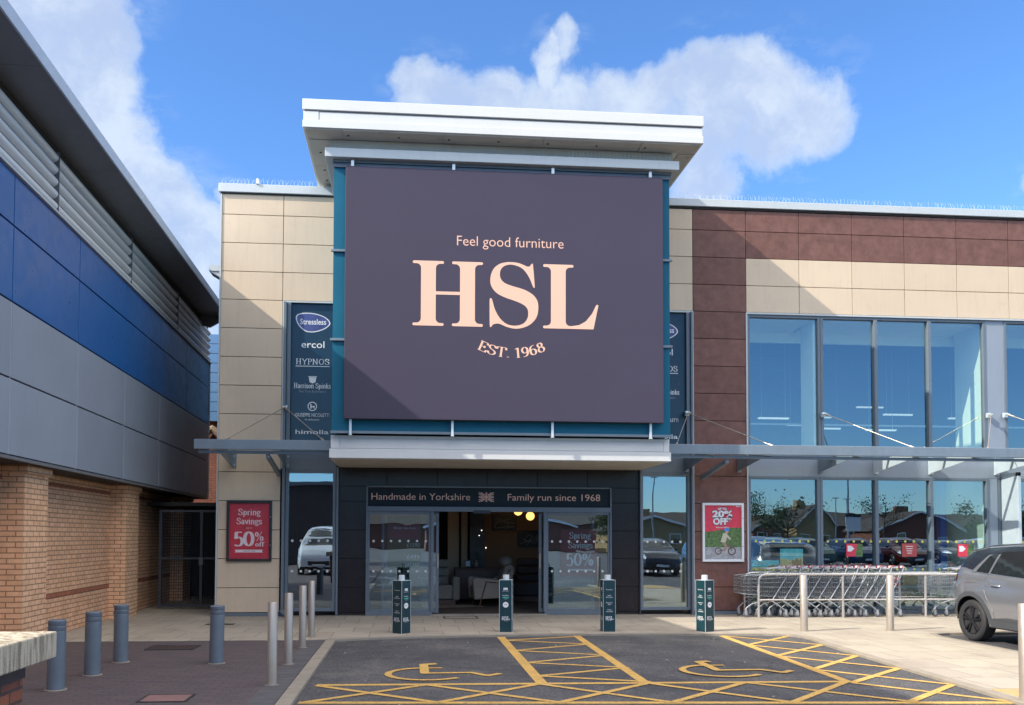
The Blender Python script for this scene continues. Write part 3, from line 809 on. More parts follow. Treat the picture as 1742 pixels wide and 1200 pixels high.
for (x, y, z) in ((9.3, 3.0, 4.35), (10.4, 4.0, 4.4), (11.1, 2.6, 4.2), (12.0, 3.4, 4.7), (8.4, 2.6, 4.45), (7.4, 3.4, 4.0), (13.6, 3.2, 4.6), (10.9, 5.5, 4.9), (12.4, 5.5, 5.2)):
    lt.box(x, x + .75, y, y + .09, z, z + .035)
lt.build('tube_light', TUBE, ST)
wr = MB()
for (x, y, z) in ((9.3, 3.0, 4.35), (10.4, 4.0, 4.4), (11.1, 2.6, 4.2), (12.0, 3.4, 4.7), (8.4, 2.6, 4.45), (7.4, 3.4, 4.0), (13.6, 3.2, 4.6)):
    for dx in (.08, .67): wr.tube([(x + dx, y + .045, z + .035), (x + dx, y + .045, 7.8)], .006, 4, False)
wr.box(7.2, 16, 2.2, 2.24, 4.25, 4.29); wr.box(7.2, 16, 2.2, 2.24, 3.6, 3.64)
wr.build('hanging_wire', CORN, ST)
# shelving & stock seen through the lower windows
shm = [mat('stock_' + str(i), c, .5, var=.2, vscale=9) for i, c in enumerate(((.35, .5, .15), (.5, .3, .12), (.06, .22, .5), (.5, .45, .3), (.4, .06, .05), (.2, .2, .22)))]
for k in range(6):
    s_ = MB()
    for j in range(9):
        x = 7.4 + random.random() * 4.6; zz = random.choice((.15, .55, .55, .15)); wd_ = random.uniform(.15, .5)
        s_.box(x, x + wd_, .7 + random.random() * .5 + k * .01, 1.3 + k * .01, zz + k * .003, zz + random.uniform(.15, .38))
    s_.build('stock_box', shm[k], ST)
MB().box(7.3, 12.0, .62, 1.35, .05, .12).box(7.3, 12.0, .66, 1.35, .50, .53).build('display_shelf', mat('shelf_white', (.4, .4, .38), .6), ST)

# --- tower
tw = MB()
tw.box(-1.36, 4.815, -2.05, .1, 3.46, 8.36)
TOW = tw.build('tower', TEAL, ST)
lg = MB()
for zz in (5.09, 6.70):
    lg.box(-1.40, 4.855, -2.09, -2.05, zz, zz + .043)
lg.build('ledge', STEELP, TOW, bevel=.003)
MB().box(-1.37, 4.825, -2.09, -2.051, 8.24, 8.31).box(-1.38, 4.835, -2.12, -2.051, 8.315, 8.358).build('head_trim', SLATE, TOW)
RFp = MB().box(-1.85, 5.30, -2.45, .65, 8.80, 9.22).build('tower_roof', WHITE, ST)
fa = MB()
fa.box(-1.885, 5.335, -2.485, .68, 9.08, 9.27)          # upper band proud
fa.box(-1.88, 5.33, -2.48, .675, 8.765, 8.90)           # lower band proud
fa.box(-1.866, -1.60, -2.466, -2.45, 8.90, 9.06)
fa.box(-1.59, 5.316, -2.462, -2.45, 8.905, 9.05)
fa.build('fascia_band', WHITE, RFp, bevel=0.006)
MB().box(-1.852, 5.302, -2.4535, -2.4505, 9.051, 9.08).box(-1.605, -1.592, -2.4535, -2.4505, 8.90, 9.051).box(-1.598, 5.31, -2.4535, -2.4505, 8.8995, 8.9049).build('shadow_gap', EAVE, RFp)
sf = MB()
for i, (a, b) in enumerate(((-1.83, -1.2), (-1.19, .6), (.61, 2.4), (2.41, 4.2), (4.21, 5.28))):
    sf.box(a, b, -2.44, -2.08, 8.745, 8.765)
sf.box(-1.83, -1.45, -2.02, -.9, 8.745, 8.765).box(-1.83, -1.45, -.89, .0, 8.745, 8.765).box(-1.83, -1.45, .01, .6, 8.745, 8.765)
sf.box(5.0, 5.28, -2.02, -.9, 8.745, 8.765).box(5.0, 5.28, -.89, .6, 8.745, 8.765)
sf.build('soffit_panel', SOFF, RFp, bevel=.002)
sd = MB()
for x in (-1.1, -.2, .7, 1.6, 2.5, 3.4, 4.3): sd.lathe([(.022, 0), (.022, .012)], (x, -2.25, 8.738), 10)
for y in (-1.5, -.7, -.2): sd.lathe([(.022, 0), (.022, .012)], (-1.66, y, 8.738), 10)
sd.build('soffit_vent', DARKJ, RFp)
rbm = MB().box(-1.51, 4.95, -2.24, .1, 8.362, 8.525).build('ring_beam', CORN, RFp, bevel=.005)
rv = MB(); rv.box(-1.43, 4.88, -2.05, .1, 8.526, 8.75)
x = -1.43
while x < 4.84: rv.box(x, x + .035, -2.062, -2.05, 8.53, 8.745); x += .07
rv.build('ribbed_recess', SOFF, RFp)

# --- entrance canopy
CN = MB().box(-1.385, 4.835, -1.92, .098, 3.02, 3.41).build('entrance_canopy', WHITE, ST)
cb_ = MB()
cb_.box(-1.41, 4.86, -1.945, .09, 3.0, 3.165)
cb_.box(-1.385, 4.825, -1.935, -1.92, 3.36, 3.41)
cb_.box(-1.385, -1.225, -1.933, -1.92, 3.175, 3.36).box(4.715, 4.825, -1.933, -1.92, 3.175, 3.36)
cb_.box(-1.22, 4.71, -1.93, -1.92, 3.178, 3.357)
cb_.build('fascia_band', WHITE, CN, bevel=.004)
MB().box(-1.38, 4.84, -2.09, -2.051, 3.43, 3.475).build('lead_flashing', STEELP, CN)
cs = MB()
for a, b in ((-1.38, -.55), (-.545, .55), (.555, 1.65), (1.655, 2.75), (2.755, 3.85), (3.855, 4.89)): cs.box(a, min(b, 4.82), -1.91, .08, 2.985, 3.0)
cs.build('soffit_panel', SOFF, CN, bevel=.002)

# --- entrance wall, black granite
tl = MB(); TR = [.06, .57, 1.15, 1.72, 2.30, 2.61]
for x0, x1 in ((-1.385, -.835), (4.20, 4.79)):
    for a, b in zip(TR[:-1], TR[1:]): tl.box(x0, x1, .07, .10, a + .004, b - .004)
for a, b in ((-1.385, -.42), (-.42, .60), (.60, 1.62), (1.62, 2.66), (2.66, 3.7), (3.7, 4.79)): tl.box(a + .004, b - .004, .07, .10, 2.614, 2.98)
tl.build('granite_tile', TILE, ST, bevel=.002)
MB().box(-1.43, -.83, .10, .2, 0, 3.0).box(4.19, 4.80, .10, .2, 0, 3.0).box(-.83, 4.19, .10, .2, 2.60, 3.0).build('entrance_backing', DARKJ, ST)
ds = MB().box(-1.43, -1.387, -.01, .1, 0, 2.98).box(4.79, 4.80 - .002, -.01, .1, 0, 2.98)
ds.box(-.832, -.80, .0, .12, 0, 2.61).box(4.16, 4.192, .0, .12, 0, 2.61).box(-.80, 4.16, .0, .12, 2.585, 2.612)
ds.box(-.80, 4.16, .0, .14, 2.10, 2.20).box(-.80, .50, .02, .14, .0, .07).box(2.80, 4.16, .02, .14, 0, .07)
ds.box(.47, .53, .01, .13, .07, 2.10).box(2.78, 2.84, .01, .13, .07, 2.10)
ds.build('entrance_frame', SLATE, ST, bevel=.004)
def screen(x0, x1, name, y=.06):
    f = MB().box(x0, x0 + .04, y - .02, y + .03, .07, 2.10).box(x1 - .04, x1, y - .02, y + .03, .07, 2.10).box(x0 + .04, x1 - .04, y - .02, y + .03, 2.05, 2.10).box(x0 + .04, x1 - .04, y - .02, y + .03, .07, .12)
    fo = f.build(name, SLATE, ST, bevel=.003)
    MB().sheet(x0 + .03, x1 - .03, y, .11, 2.06).build('pane', GLASSD, fo)
    d = MB()
    for zz in (1.50, .89):
        x = x0 + .12
        while x < x1 - .08: d.lathe([(.025, 0), (.025, .002)], (x, y - .004, zz), 12, 'y'); x += .175
    d.build('warning_dots', DOTW, fo)
    return fo
screen(-.80, .47, 'side_screen'); screen(2.84, 4.16, 'side_screen')
# slid-open automatic door leaves
def leaf(x0, x1, y):
    f = MB().box(x0, x0 + .055, y, y + .04, .04, 2.09).box(x1 - .055, x1, y, y + .04, .04, 2.09).box(x0 + .055, x1 - .055, y, y + .04, 2.03, 2.09).box(x0 + .055, x1 - .055, y, y + .04, .04, .12)
    fo = f.build('sliding_door', SLATE, ST, bevel=.003)
    MB().sheet(x0 + .05, x1 - .05, y + .02, .11, 2.04).build('pane', GLASSD, fo)
    MB().box(x1 - .03 if x0 < 1 else x0 + .01, x1 - .005 if x0 < 1 else x0 + .035, y - .02, y - .001, .95, 1.25).build('handle', STAIN, fo)
leaf(-.52, .64, .16); leaf(2.70, 3.86, .16)
MB().box(1.34, 1.68, -.005, .05, 2.06, 2.13).build('door_sensor', BLACKP, ST, bevel=.006)
MB().box(.47, 2.84, .0, .20, .0, .022).build('threshold', STAIN, ST)

# --- showroom interior
IN_F = mat('showroom_carpet', (.06, .045, .036), .95, var=.15, vscale=20)
IN_W = mat('showroom_wall', (.34, .22, .14), .85, var=.08)
IN_C = mat('showroom_ceiling', (.40, .34, .28), .9, var=.05)
MB().box(-3.4, 5.9, .22, 9, .0, .02).build('showroom_floor', IN_F, ST)
MB().box(-3.4, -3.3, .26, 9, .02, 2.9).box(5.8, 5.9, .3, 9, .02, 2.9).box(-3.3, 5.8, 8.9, 9, .02, 2.9).box(1.95, 5.7, 5.2, 5.3, .02, 2.9).build('showroom_wall', IN_W, ST)
MB().box(-3.4, 5.9, .26, 9, 2.90, 2.96).build('showroom_ceiling', IN_C, ST)
MB().box(1.02, 1.30, 4.5, 4.7, .02, 2.9).box(1.36, 1.52, 4.5, 4.7, .02, 2.9).box(.55, .70, 5.0, 5.1, .02, 2.9).build('display_screen', mat('warm_panel', (.70, .50, .33), .8, var=.05), ST)
MB().box(1.57, 1.93, 4.3, 4.7, .02, 2.9).build('black_pier', BLACKP, ST)
MB().lathe([(.012, 0), (.012, .01)], (2.05, 5.19, 1.30), 8, 'y').lathe([(.012, 0), (.012, .01)], (1.86, 4.28, 1.75), 8, 'y').lathe([(.010, 0), (.010, .01)], (1.80, 4.28, 1.62), 8, 'y').build('spot_light', emis('spot', (1, .95, .85), 1.6), ST)

# --- steel canopy
SC = MB().box(-3.86, -1.405, -1.62, -1.54, 3.165, 3.345).build('steel_canopy', STEELP, ST, bevel=.006)
MB().box(4.93, 16.5, -1.62, -1.54, 3.175, 3.36).build('front_beam', STEELP, SC, bevel=.006)
MB().box(-3.80, -1.45, -1.52, -1.42, 3.10, 3.15).box(4.95, 16.5, -1.52, -1.42, 3.11, 3.16).box(4.95, 16.5, -.62, -.56, 3.20, 3.25).box(-3.8, -1.45, -.62, -.56, 3.19, 3.24).build('purlin', STEELP, SC)
cg = MB(); cg.add([(-3.84, -1.53, 3.27), (-1.45, -1.53, 3.27), (-1.45, -.04, 3.27), (-3.84, -.04, 3.27)], [(0, 1, 2, 3)]); cg.add([(4.95, -1.53, 3.28), (16.5, -1.53, 3.28), (16.5, -.04, 3.28), (4.95, -.04, 3.28)], [(0, 1, 2, 3)])
cg.build('canopy_glazing', glass('canopy_glass', (.80, .88, .90), .03, 0.0), SC)
for i, x in enumerate((-3.48, -2.43, 5.74, 6.86, 8.63, 9.85, 11.07, 12.55, 13.9)):
    b_ = MB()
    b_.prism([(-1.52, 3.165), (-.035, 2.97), (-.035, 3.255), (-1.52, 3.255)], x - .006, x + .006, 'x')
    b_.box(x - .006, x + .075, -.036, -.002 if x < 7 else .028, 2.95, 3.255)
    bo = b_.build('bracket', GALV if x > 9 else STEELP, SC)  # right-hand brackets get a paler colour that stands in for their sunlight
    MB().lathe([(.012, 0), (.012, .02)], (x + .045, -.05, 3.0), 8, 'y').lathe([(.012, 0), (.012, .02)], (x + .045, -.05, 3.18), 8, 'y').box(x - .03, x + .09, -1.52, -1.40, 3.145, 3.175).build('bolt', GALV, bo)
for (x, x2) in ((-2.50, -2.57), (5.88, 6.10)):
    MB().prism([(-1.46, 3.10), (-1.46, 3.02), (-.0, 2.78), (-.0, 2.88)], x2 - .03, x2 + .04, 'x').build('diagonal_strut', STEELP, SC, bevel=.004)
def rod(a, b):
    a = Vector(a); b = Vector(b)
    MB().tube([a, b], .009, 8).tube([a - Vector((0, .0, 0)), a + (b - a) * .06], .02, 8).tube([b, b + (a - b) * .05], .02, 8).build('tie_rod', STAIN, SC, smooth=True)
for (x, xs, zt) in ((-2.45, (-3.30, -1.55), 4.16), (5.78, (5.08, 6.98), 4.17), (8.72, (9.81,), 4.19), (12.40, (11.32,), 4.23), (12.78, (13.95,), 4.24)):
    for b_ in xs: rod((x, -.12, zt), (b_, -1.56, 3.35))
    MB().box(x - .04, x + .04, -.06, .0, zt - .05, zt + .05).tube([(x - .05, -.10, zt + .01), (x + .05, -.10, zt + .01)], .016, 8).build('rod_anchor', GALV, SC)

# =================================================================== SIGNS ON THE STORE
KS = 0.9657      # drawing size of the sign
class SM(MB):
    def build(s, *a, **k):
        s.v = [(v[0] * KS, -2.22 + (v[1] + 1.66), v[2] * KS + .0549) for v in s.v]
        return MB.build(s, *a, **k)
SG = thing('billboard_sign', 'huge dark purple sign board with peach HSL lettering in front of the teal tower', 'sign', (1.75, -2.18, 3.67))
SM().box(-1.18, 4.81, -1.655, -1.54, 3.75, 8.45).build('board', SIGNP, SG, bevel=.006)
bf = SM()
for x in (-1.06, .82, 2.70, 4.58):
    bf.box(x - .022, x + .022, -1.58, -1.545, 3.46, 3.75)
    bf.box(x - .03, x + .03, -1.6, -1.54, 3.455, 3.47)
    bf.box(x - .026, x + .026, -1.62, -1.56, 8.45, 8.575)
bf.box(-1.10, 4.7, -1.54, -1.50, 4.6, 4.66).box(-1.1, 4.7, -1.54, -1.50, 7.6, 7.66)
bf.build('support_post', GALV, SG)
YF = -1.6575
t_ = SM(); text(t_, 'Feel good furniture', .885, 7.02, .185, 2.01, y=YF, bold=-.006); t_.build('tagline_lettering', PEACH, SG)
# big serif HSL
hs = SM()
z0, Hh = 5.50, 1.215
def rbar(x0, x1, za, zb, n=6):     # serif bar with round ends
    r = (zb - za) / 2; zc = (za + zb) / 2
    pts = [(x1 - r + r * math.sin(a), zc - r * math.cos(a)) for a in [PI * k / n for k in range(n + 1)]] + [(x0 + r - r * math.sin(a), zc + r * math.cos(a)) for a in [PI * k / n for k in range(n + 1)]]
    return pts
def bigstem(sx0, sx1, bx0, bx1, bars='tb', yy=YF):
    th = .052; fr_ = .085; P_ = lambda a, b: (a, yy, b)
    zb, zt = z0, z0 + Hh
    def fil(cx, cz, a0, a1): return [(cx + fr_ * math.cos(R(a0 + (a1 - a0) * k / 6)), cz + fr_ * math.sin(R(a0 + (a1 - a0) * k / 6))) for k in range(7)]
    r = th / 2
    def cap(x, z, s):      # round end; s=+1 right
        return [(x + s * r * math.sin(PI * k / 6), z + (-r * math.cos(PI * k / 6))) for k in range(7)]
    pts = []
    # bottom serif left -> right
    pts += [(bx0 + r, zb), (bx1 - r, zb)] + cap(bx1 - r, zb + r, 1)[1:-1] + [(bx1 - r, zb + th)]
    pts += fil(sx1 + fr_, zb + th + fr_, 270, 180)
    pts += fil(sx1 + fr_, zt - th - fr_, 180, 90)
    pts += [(bx1 - r, zt - th)] + cap(bx1 - r, zt - r, 1)[1:-1] + [(bx1 - r, zt)]
    pts += [(bx0 + r, zt)] + list(reversed(cap(bx0 + r, zt - r, -1)))[1:-1] + [(bx0 + r, zt - th)]
    pts += fil(sx0 - fr_, zt - th - fr_, 90, 0)
    pts += fil(sx0 - fr_, zb + th + fr_, 0, -90)
    pts += [(bx0 + r, zb + th)] + list(reversed(cap(bx0 + r, zb + r, -1)))[1:-1]
    hs.poly(pts, P=P_)
bigstem(.22, .495, .065, .645)
bigstem(.945, 1.225, .795, 1.375)
hs.poly([(.49, 6.085), (.95, 6.085), (.95, 6.145), (.49, 6.145)], P=lambda a, b: (a, YF - .0006, b))
bigstem(2.655, 2.935, 2.505, 3.085)
# foot of the L
foot = [(2.93, 5.50), (3.465, 5.50), (3.56, 5.955)] + [(3.535, 5.972), (3.51, 5.95)] + [(3.44, 5.80), (3.32, 5.65), (3.19, 5.575), (3.05, 5.552), (2.93, 5.552)]
hs.poly(foot, P=lambda a, b: (a, YF - .0008, b))
SP = [(1003, 352), (1008, 360), (1021, 520), (1016, 532), (1008, 526), (985, 468), (955, 418), (915, 380), (850, 359), (800, 366), (768, 392), (758, 432), (768, 472), (800, 502), (860, 524), (940, 548), (1005, 585),
      (1042, 635), (1048, 700), (1032, 765), (985, 815), (925, 840), (868, 845), (810, 832), (760, 810), (728, 808), (706, 816), (696, 830), (684, 826), (682, 740), (682, 628), (690, 616), (700, 624), (722, 700), (758, 765), (810, 810), (868, 823), (925, 812), (960, 780), (972, 738), (965, 692), (930, 660), (870, 634), (790, 606), (730, 572), (695, 525), (686, 480), (693, 430), (716, 385), (755, 355), (800, 342), (850, 340), (900, 347), (940, 362), (966, 373), (984, 370), (994, 354)]
def sp_map(p):
    return (1.50 + (p[0] - 682) * (2.42 - 1.50) / 368.0, 6.735 - (p[1] + .02 * (866 - p[0]) - 340) * 1.255 / 505.0)
sm = [sp_map(p) for p in SP]
hs.poly([(q.x, q.y) for q in catmull(sm, 3, True)], P=lambda a, b: (a, YF, b))
hs.build('large_lettering', PEACH, SG)
es = SM(); serif(es, 'EST. 1968', 1.92, 4.95, .185, 1.36, y=YF, align='c', arc=(1.92, 4.93, 1.45), a=.075, b=.025); es.build('arched_lettering', PEACH, SG)

FS = thing('fascia_sign', 'long dark panel above the entrance reading Handmade in Yorkshire, Family run since 1968', 'sign', (1.68, .05, 2.2))
MB().box(-.80, 4.16, .045, .13, 2.202, 2.583).build('board', mat('fascia_navy', (.014, .026, .036), .6, var=.05, spec=.2), FS, bevel=.003)
t_ = MB(); text(t_, 'Handmade in Yorkshire', -.73, 2.335, .135, 2.0, y=.042, bold=-.004); text(t_, 'Family run since 1968', 2.04, 2.335, .135, 1.92, y=.042, bold=-.004)
t_.build('lettering', ROSE, FS)
uj = MB(); cx_, cz_ = 1.60, 2.40
def fl(p, q, wd_, dz=0.0):
    p = Vector(p); q = Vector(q); t = (q - p).normalized(); nn = Vector((-t.y, t.x)) * wd_ / 2
    STK[0] = (STK[0] + .0001) % .0016
    uj.add([(cx_ + a.x, .042 - STK[0], cz_ + a.y) for a in (p - nn, q - nn, q + nn, p + nn)], [(0, 1, 2, 3)])
W_, H_ = .155, .095
for s1 in (-1, 1):
    for s2 in (-1, 1):
        fl((s1 * W_, s2 * H_), (s1 * .035, s2 * .03), .014); fl((s1 * (W_ - .045), s2 * H_), (s1 * .03, s2 * .045), .012); fl((s1 * W_, s2 * (H_ - .035)), (s1 * .06, s2 * .02), .012)
for q in (-.014, .014): fl((-W_, q), (W_, q), .008); fl((q, -H_), (q, H_), .008)
fl((-W_, 0), (W_, 0), .010); fl((0, -H_), (0, H_), .010)
uj.build('flag_emblem', ROSE, FS)

def brand_banner(x0, x1, xc, label):
    B = thing('brand_banner', label, 'window banner', ((x0 + x1) / 2, .06, 3.42), group='navy brand banners beside the tower')
    MB().box(x0, x1, .055, .075, 3.41, 6.298).build('film', NAVY, B)
    y = .0535; t = MB(); W2 = .68
    # brand badge
    badge = catmull([(xc - .345, 6.03), (xc - .25, 6.10), (xc, 6.105), (xc + .24, 6.03), (xc + .345, 5.90), (xc + .22, 5.78), (xc, 5.715), (xc - .17, 5.74), (xc - .31, 5.88)], 5, True)
    inner = [(xc + (q.x - xc) * .93, 5.92 + (q.y - 5.92) * .91) for q in badge]
    MB().poly([(q.x, q.y) for q in badge], P=lambda a, b: (a, y, b)).build('badge_rim', WHT, B)
    MB().poly(inner, P=lambda a, b: (a, y - .0006, b)).build('badge', mat('badge_blue', (.05, .07, .22), .4, var=.4, vscale=3), B)
    def done():
        nonlocal t
        t.build('lettering', WHT, B); t = MB()
    text(t, 'Stressless', xc, 5.875, .11, .52, y=y - .0012, align='c', bold=.012)
    done()
    text(t, 'ercol', xc, 5.40, .135, .46, y=y, align='c', bold=.004)
    done()
    serif(t, 'HYPNOS', xc, 5.06, .115, .68, y=y, align='c', a=.06, b=.03)
    t.box(xc - .34, xc + .34, y - .0004, y, 5.015, 5.030)
    done()
    serif(t, 'Harrison Spinks', xc, 4.575, .105, .74, y=y, align='c', a=.075, b=.03)
    cr_ = [(xc - .075, 4.80), (xc + .075, 4.80), (xc + .06, 4.70), (xc, 4.675), (xc - .06, 4.70)]
    t.poly(cr_, P=lambda a, b: (a, y, b)); t.box(xc - .085, xc + .085, y - .0004, y, 4.805, 4.82)
    done()
    rg = ring(xc, 4.21, .085, .085, 24); nib_stroke(t, rg, .010, .010, lambda a, b: (a, y, b))
    t.box(xc - .04, xc - .015, y - .0004, y, 4.165, 4.255).box(xc - .0149, xc + .025, y - .0005, y, 4.19, 4.215).box(xc + .0251, xc + .045, y - .0004, y, 4.165, 4.225)
    done()
    text(t, 'GIUSEPPE NICOLETTI', xc, 4.0, .07, .68, y=y, align='c')
    text(t, 'le collezioni', xc, 3.925, .035, .28, y=y, align='c')
    done()
    text(t, 'himolla', xc, 3.65, .085, .66, y=y, align='c', bold=.01)
    t.build('lettering', WHT, B)
    g = MB(); text(g, 'The True Bedmakers', xc, 4.49, .045, .55, y=y, align='c'); g.build('small_lettering', GREYT, B)
brand_banner(-2.358, -1.432, -1.93, 'navy window banner with white brand names left of the purple sign')
brand_banner(4.85, 5.778, 5.28, 'navy window banner half hidden behind the right edge of the tower')

# poster cases
def poster_case(x0, x1, z0_, z1_, fm, label, name='poster_case'):
    T = thing(name, label, 'poster', ((x0 + x1) / 2, -.02, z0_))
    fr = MB(); w_ = .05
    fr.box(x0, x0 + w_, -.065, -.001, z0_, z1_).box(x1 - w_, x1, -.065, -.001, z0_, z1_).box(x0 + w_, x1 - w_, -.065, -.001, z1_ - w_, z1_).box(x0 + w_, x1 - w_, -.065, -.001, z0_, z0_ + w_)
    fr.build('frame', fm, T, bevel=.006)
    for zz in (z0_ + .32, z1_ - .32): MB().lathe([(.008, 0), (.008, .004)], (x1 - w_ / 2, -.07, zz), 8, 'y').build('lock', DARKJ if fm != BLACKP else GALV, T)
    return T, x0 + w_, x1 - w_, z0_ + w_, z1_ - w_
T, a, b, c, d = poster_case(-3.57, -2.69, 1.09, 2.29, BLACKP, 'black framed red poster reading Spring Savings up to 50% off on the cream wall')
MB().box(a, b, -.03, -.002, c, d).build('poster_sheet', POSTR, T)
t_ = MB(); xc = (a + b) / 2; y = -.0315
serif(t_, 'Spring', xc, 2.005, .125, .44, y=y, align='c'); serif(t_, 'Savings', xc, 1.825, .125, .50, y=y, align='c')
serif(t_, 'up to', xc, 1.74, .03, .12, y=y, align='c', a=.05)
serif(t_, '5', xc - .29, 1.39, .29, .19, y=y, a=.11, b=.035); serif(t_, '0', xc - .115, 1.39, .29, .23, y=y, a=.11, b=.03)
serif(t_, '%', xc + .11, 1.49, .185, .18, y=y, a=.07, b=.025); serif(t_, 'off', xc + .12, 1.385, .09, .17, y=y)
t_.poly([(xc - .28, 1.32), (xc + .27, 1.32), (xc + .25, 1.295), (xc + .27, 1.265), (xc - .28, 1.265), (xc - .26, 1.29)], P=lambda p, q: (p, y, q))
t_.build('lettering', mat('poster_pink_white', (.72, .60, .60), .5, var=0), T)
t_ = MB(); text(t_, 'LIMITED TIME', xc, 1.281, .02, .24, y=y - .001, align='c'); t_.build('ribbon_lettering', DARKJ, T)

T, a, b, c, d = poster_case(6.09, 6.975, 1.09, 2.31, WHT, 'white framed UP TO 20% OFF poster of a child on a bike')
MB().box(a, b, -.03, -.002, c, d).build('poster_sheet', POSTR2, T)
FOL = mat('photo_foliage', (.09, .16, .05), .6, var=.9, vscale=22)
y = -.0312; f_ = MB()
f_.poly([(a, c + .25), (b, c + .25), (b, c + .66), (b - .2, c + .66), (b - .35, c + .62), (a + .25, c + .60), (a, c + .56)], P=lambda p, q: (p, y, q)); f_.build('photo_hedge', FOL, T)
MB().poly([(a, c), (b, c), (b, c + .25), (a, c + .25)], P=lambda p, q: (p, y, q)).build('photo_road', mat('photo_road', (.33, .33, .34), .6, var=.5, vscale=12), T)
xc = a + .42; ph = MB()
nib_stroke(ph, ring(xc - .13, c + .17, .065, .065, 20), .012, .012, lambda p, q: (p, y - .0006, q))
nib_stroke(ph, ring(xc + .16, c + .17, .075, .075, 20), .014, .014, lambda p, q: (p, y - .0006, q))
for p_, q_ in (((xc - .13, c + .17), (xc + .0, c + .20)), ((xc, c + .20), (xc + .10, c + .30)), ((xc + .16, c + .17), (xc + .10, c + .38))):
    nib_stroke(ph, (p_, q_), .009, .009, lambda p, q: (p, y - .0009, q))
ph.build('photo_bike', mat('photo_dark', (.12, .08, .07), .6, var=.3, vscale=20), T)
yy_ = y - .0012
MB().poly([(xc - .08, c + .36), (xc + .03, c + .35), (xc + .06, c + .46), (xc + .13, c + .40), (xc + .14, c + .43), (xc + .05, c + .54), (xc - .02, c + .55)], P=lambda p, q: (p, yy_, q)).build('photo_shirt', mat('photo_cream', (.55, .50, .38), .6, var=.1), T)
MB().poly([(xc - .05, c + .35), (xc + .03, c + .35), (xc + .07, c + .26), (xc + .02, c + .17), (xc - .02, c + .17), (xc + .01, c + .26)], P=lambda p, q: (p, yy_, q)).build('photo_trousers', mat('photo_tan', (.33, .22, .16), .6, var=.1), T)
MB().poly([(q.x, q.y) for q in [Vector(p) for p in ring(xc + .055, c + .575, .035, .04, 14)[:-1]]], P=lambda p, q: (p, yy_, q)).build('photo_face', mat('photo_skin', (.55, .33, .22), .6, var=0), T)
MB().poly([(xc + .055 + .058 * math.cos(R(k)), c + .60 + .055 * math.sin(R(k))) for k in range(-15, 196, 15)], P=lambda p, q: (p, yy_ - .0006, q)).build('photo_helmet', mat('photo_blue', (.05, .27, .65), .5, var=0), T)
xm = (a + b) / 2 - .01; dk = MB(); t_ = MB()
for s_, zz, hh, ww in (('UP TO', 2.165, .045, .19), ('20%', 2.02, .125, .43), ('OFF*', 1.865, .125, .40)):
    text(dk, s_, xm, zz - .004, hh + .008, ww + .02, y=y - .0004, align='c', bold=.075)
    text(t_, s_, xm, zz, hh, ww, y=y - .0012, align='c', bold=.045)
text(t_, 'Selected Bikes', xm, 1.79, .028, .28, y=y - .0012, align='c', bold=.01)
t_.box(b - .11, b - .01, y - .001, y - .0005, d - .03, d - .012)
dk.build('lettering_outline', mat('outline_navy', (.02, .035, .06), .5, var=0), T); t_.build('lettering', WHT, T)

# small posters and pictures in the shop windows
def win_poster(x0, x1, z0_, z1_, label, m, kind=0, y=.062):
    T = thing('window_poster', label, 'poster', ((x0 + x1) / 2, y, z0_))
    MB().box(x0, x1, y - .003, y + .003, z0_, z1_).build('sheet', m, T)
    q = MB(); yy = y - .0042; w_ = x1 - x0; h_ = z1_ - z0_
    if kind == 1:
        q.poly([(x0 + .03, z0_ + h_ * .4), (x0 + w_ * .3, z0_ + h_ * .4), (x0 + w_ * .5, z0_ + h_ * .62), (x0 + w_ * .3, z0_ + h_ * .85), (x0 + .03, z0_ + h_ * .85)], P=lambda a, b: (a, yy, b))
    if kind == 2:
        for j in range(4): q.box(x0 + w_ * (.25 + .03 * j), x1 - w_ * (.25 + .03 * j), yy - .0003, yy, z0_ + h_ * (.75 - j * .17), z0_ + h_ * (.80 - j * .17))
    if kind: q.build('print', WHT, T)
    return T, yy
for (x, k, lb) in ((9.24, 1, 'red and green offer poster with white arrow above the trolleys in the second window'),
                   (11.72, 1, 'red and green offer poster with white arrow just left of the blue column')):
    T, yy = win_poster(x, x + .36, 1.20, 1.47, lb, POSTR2, 1)
    MB().poly([(x + .2, 1.20), (x + .36, 1.20), (x + .36, 1.47), (x + .24, 1.47)], P=lambda a, b: (a, yy, b)).build('photo', FOL, T)
win_poster(10.47, 10.80, 1.20, 1.48, 'plain red window poster with small white lines above the end of the trolley row', mat('dull_red', (.42, .07, .06), .5, var=.1), 2)
SEA = mat('sea_blue', (.22, .72, .75), .5, var=.35, vscale=5); SAND = mat('sand', (.90, .62, .20), .5, var=.4, vscale=9)
for (x0, x1, z0_, z1_, lb) in ((7.18, 7.80, .90, 1.12, 'low beach scene board in the shop window corner by the brown wall'), (7.82, 8.32, .90, 1.36, 'taller beach scene board with sandcastle standing second in the shop window')):
    T, yy = win_poster(x0, x1, z0_, z1_, lb, SEA, 0, y=.12)
    h_ = z1_ - z0_; w_ = x1 - x0
    MB().poly([(x0, z0_), (x1, z0_), (x1, z0_ + h_ * .62), (x0 + w_ * .55, z0_ + h_ * .5), (x0, z0_ + h_ * .55)] if x0 > 7.5 else [(x0, z0_), (x1, z0_), (x1, z0_ + h_ * .4), (x0, z0_ + h_ * .3)], P=lambda a, b: (a, yy, b)).build('sand_print', SAND, T)
    MB().poly([(x1 - .25, z0_ + .02), (x1 - .03, z0_ + .02), (x1 - .04, z0_ + h_ * .55), (x1 - .09, z0_ + h_ * .45), (x1 - .14, z0_ + h_ * .6), (x1 - .19, z0_ + h_ * .45), (x1 - .24, z0_ + h_ * .5)], P=lambda a, b: (a, yy - .001, b)).build('castle_print', mat('castle_orange', (.55, .25, .05), .5, var=.3, vscale=15), T)
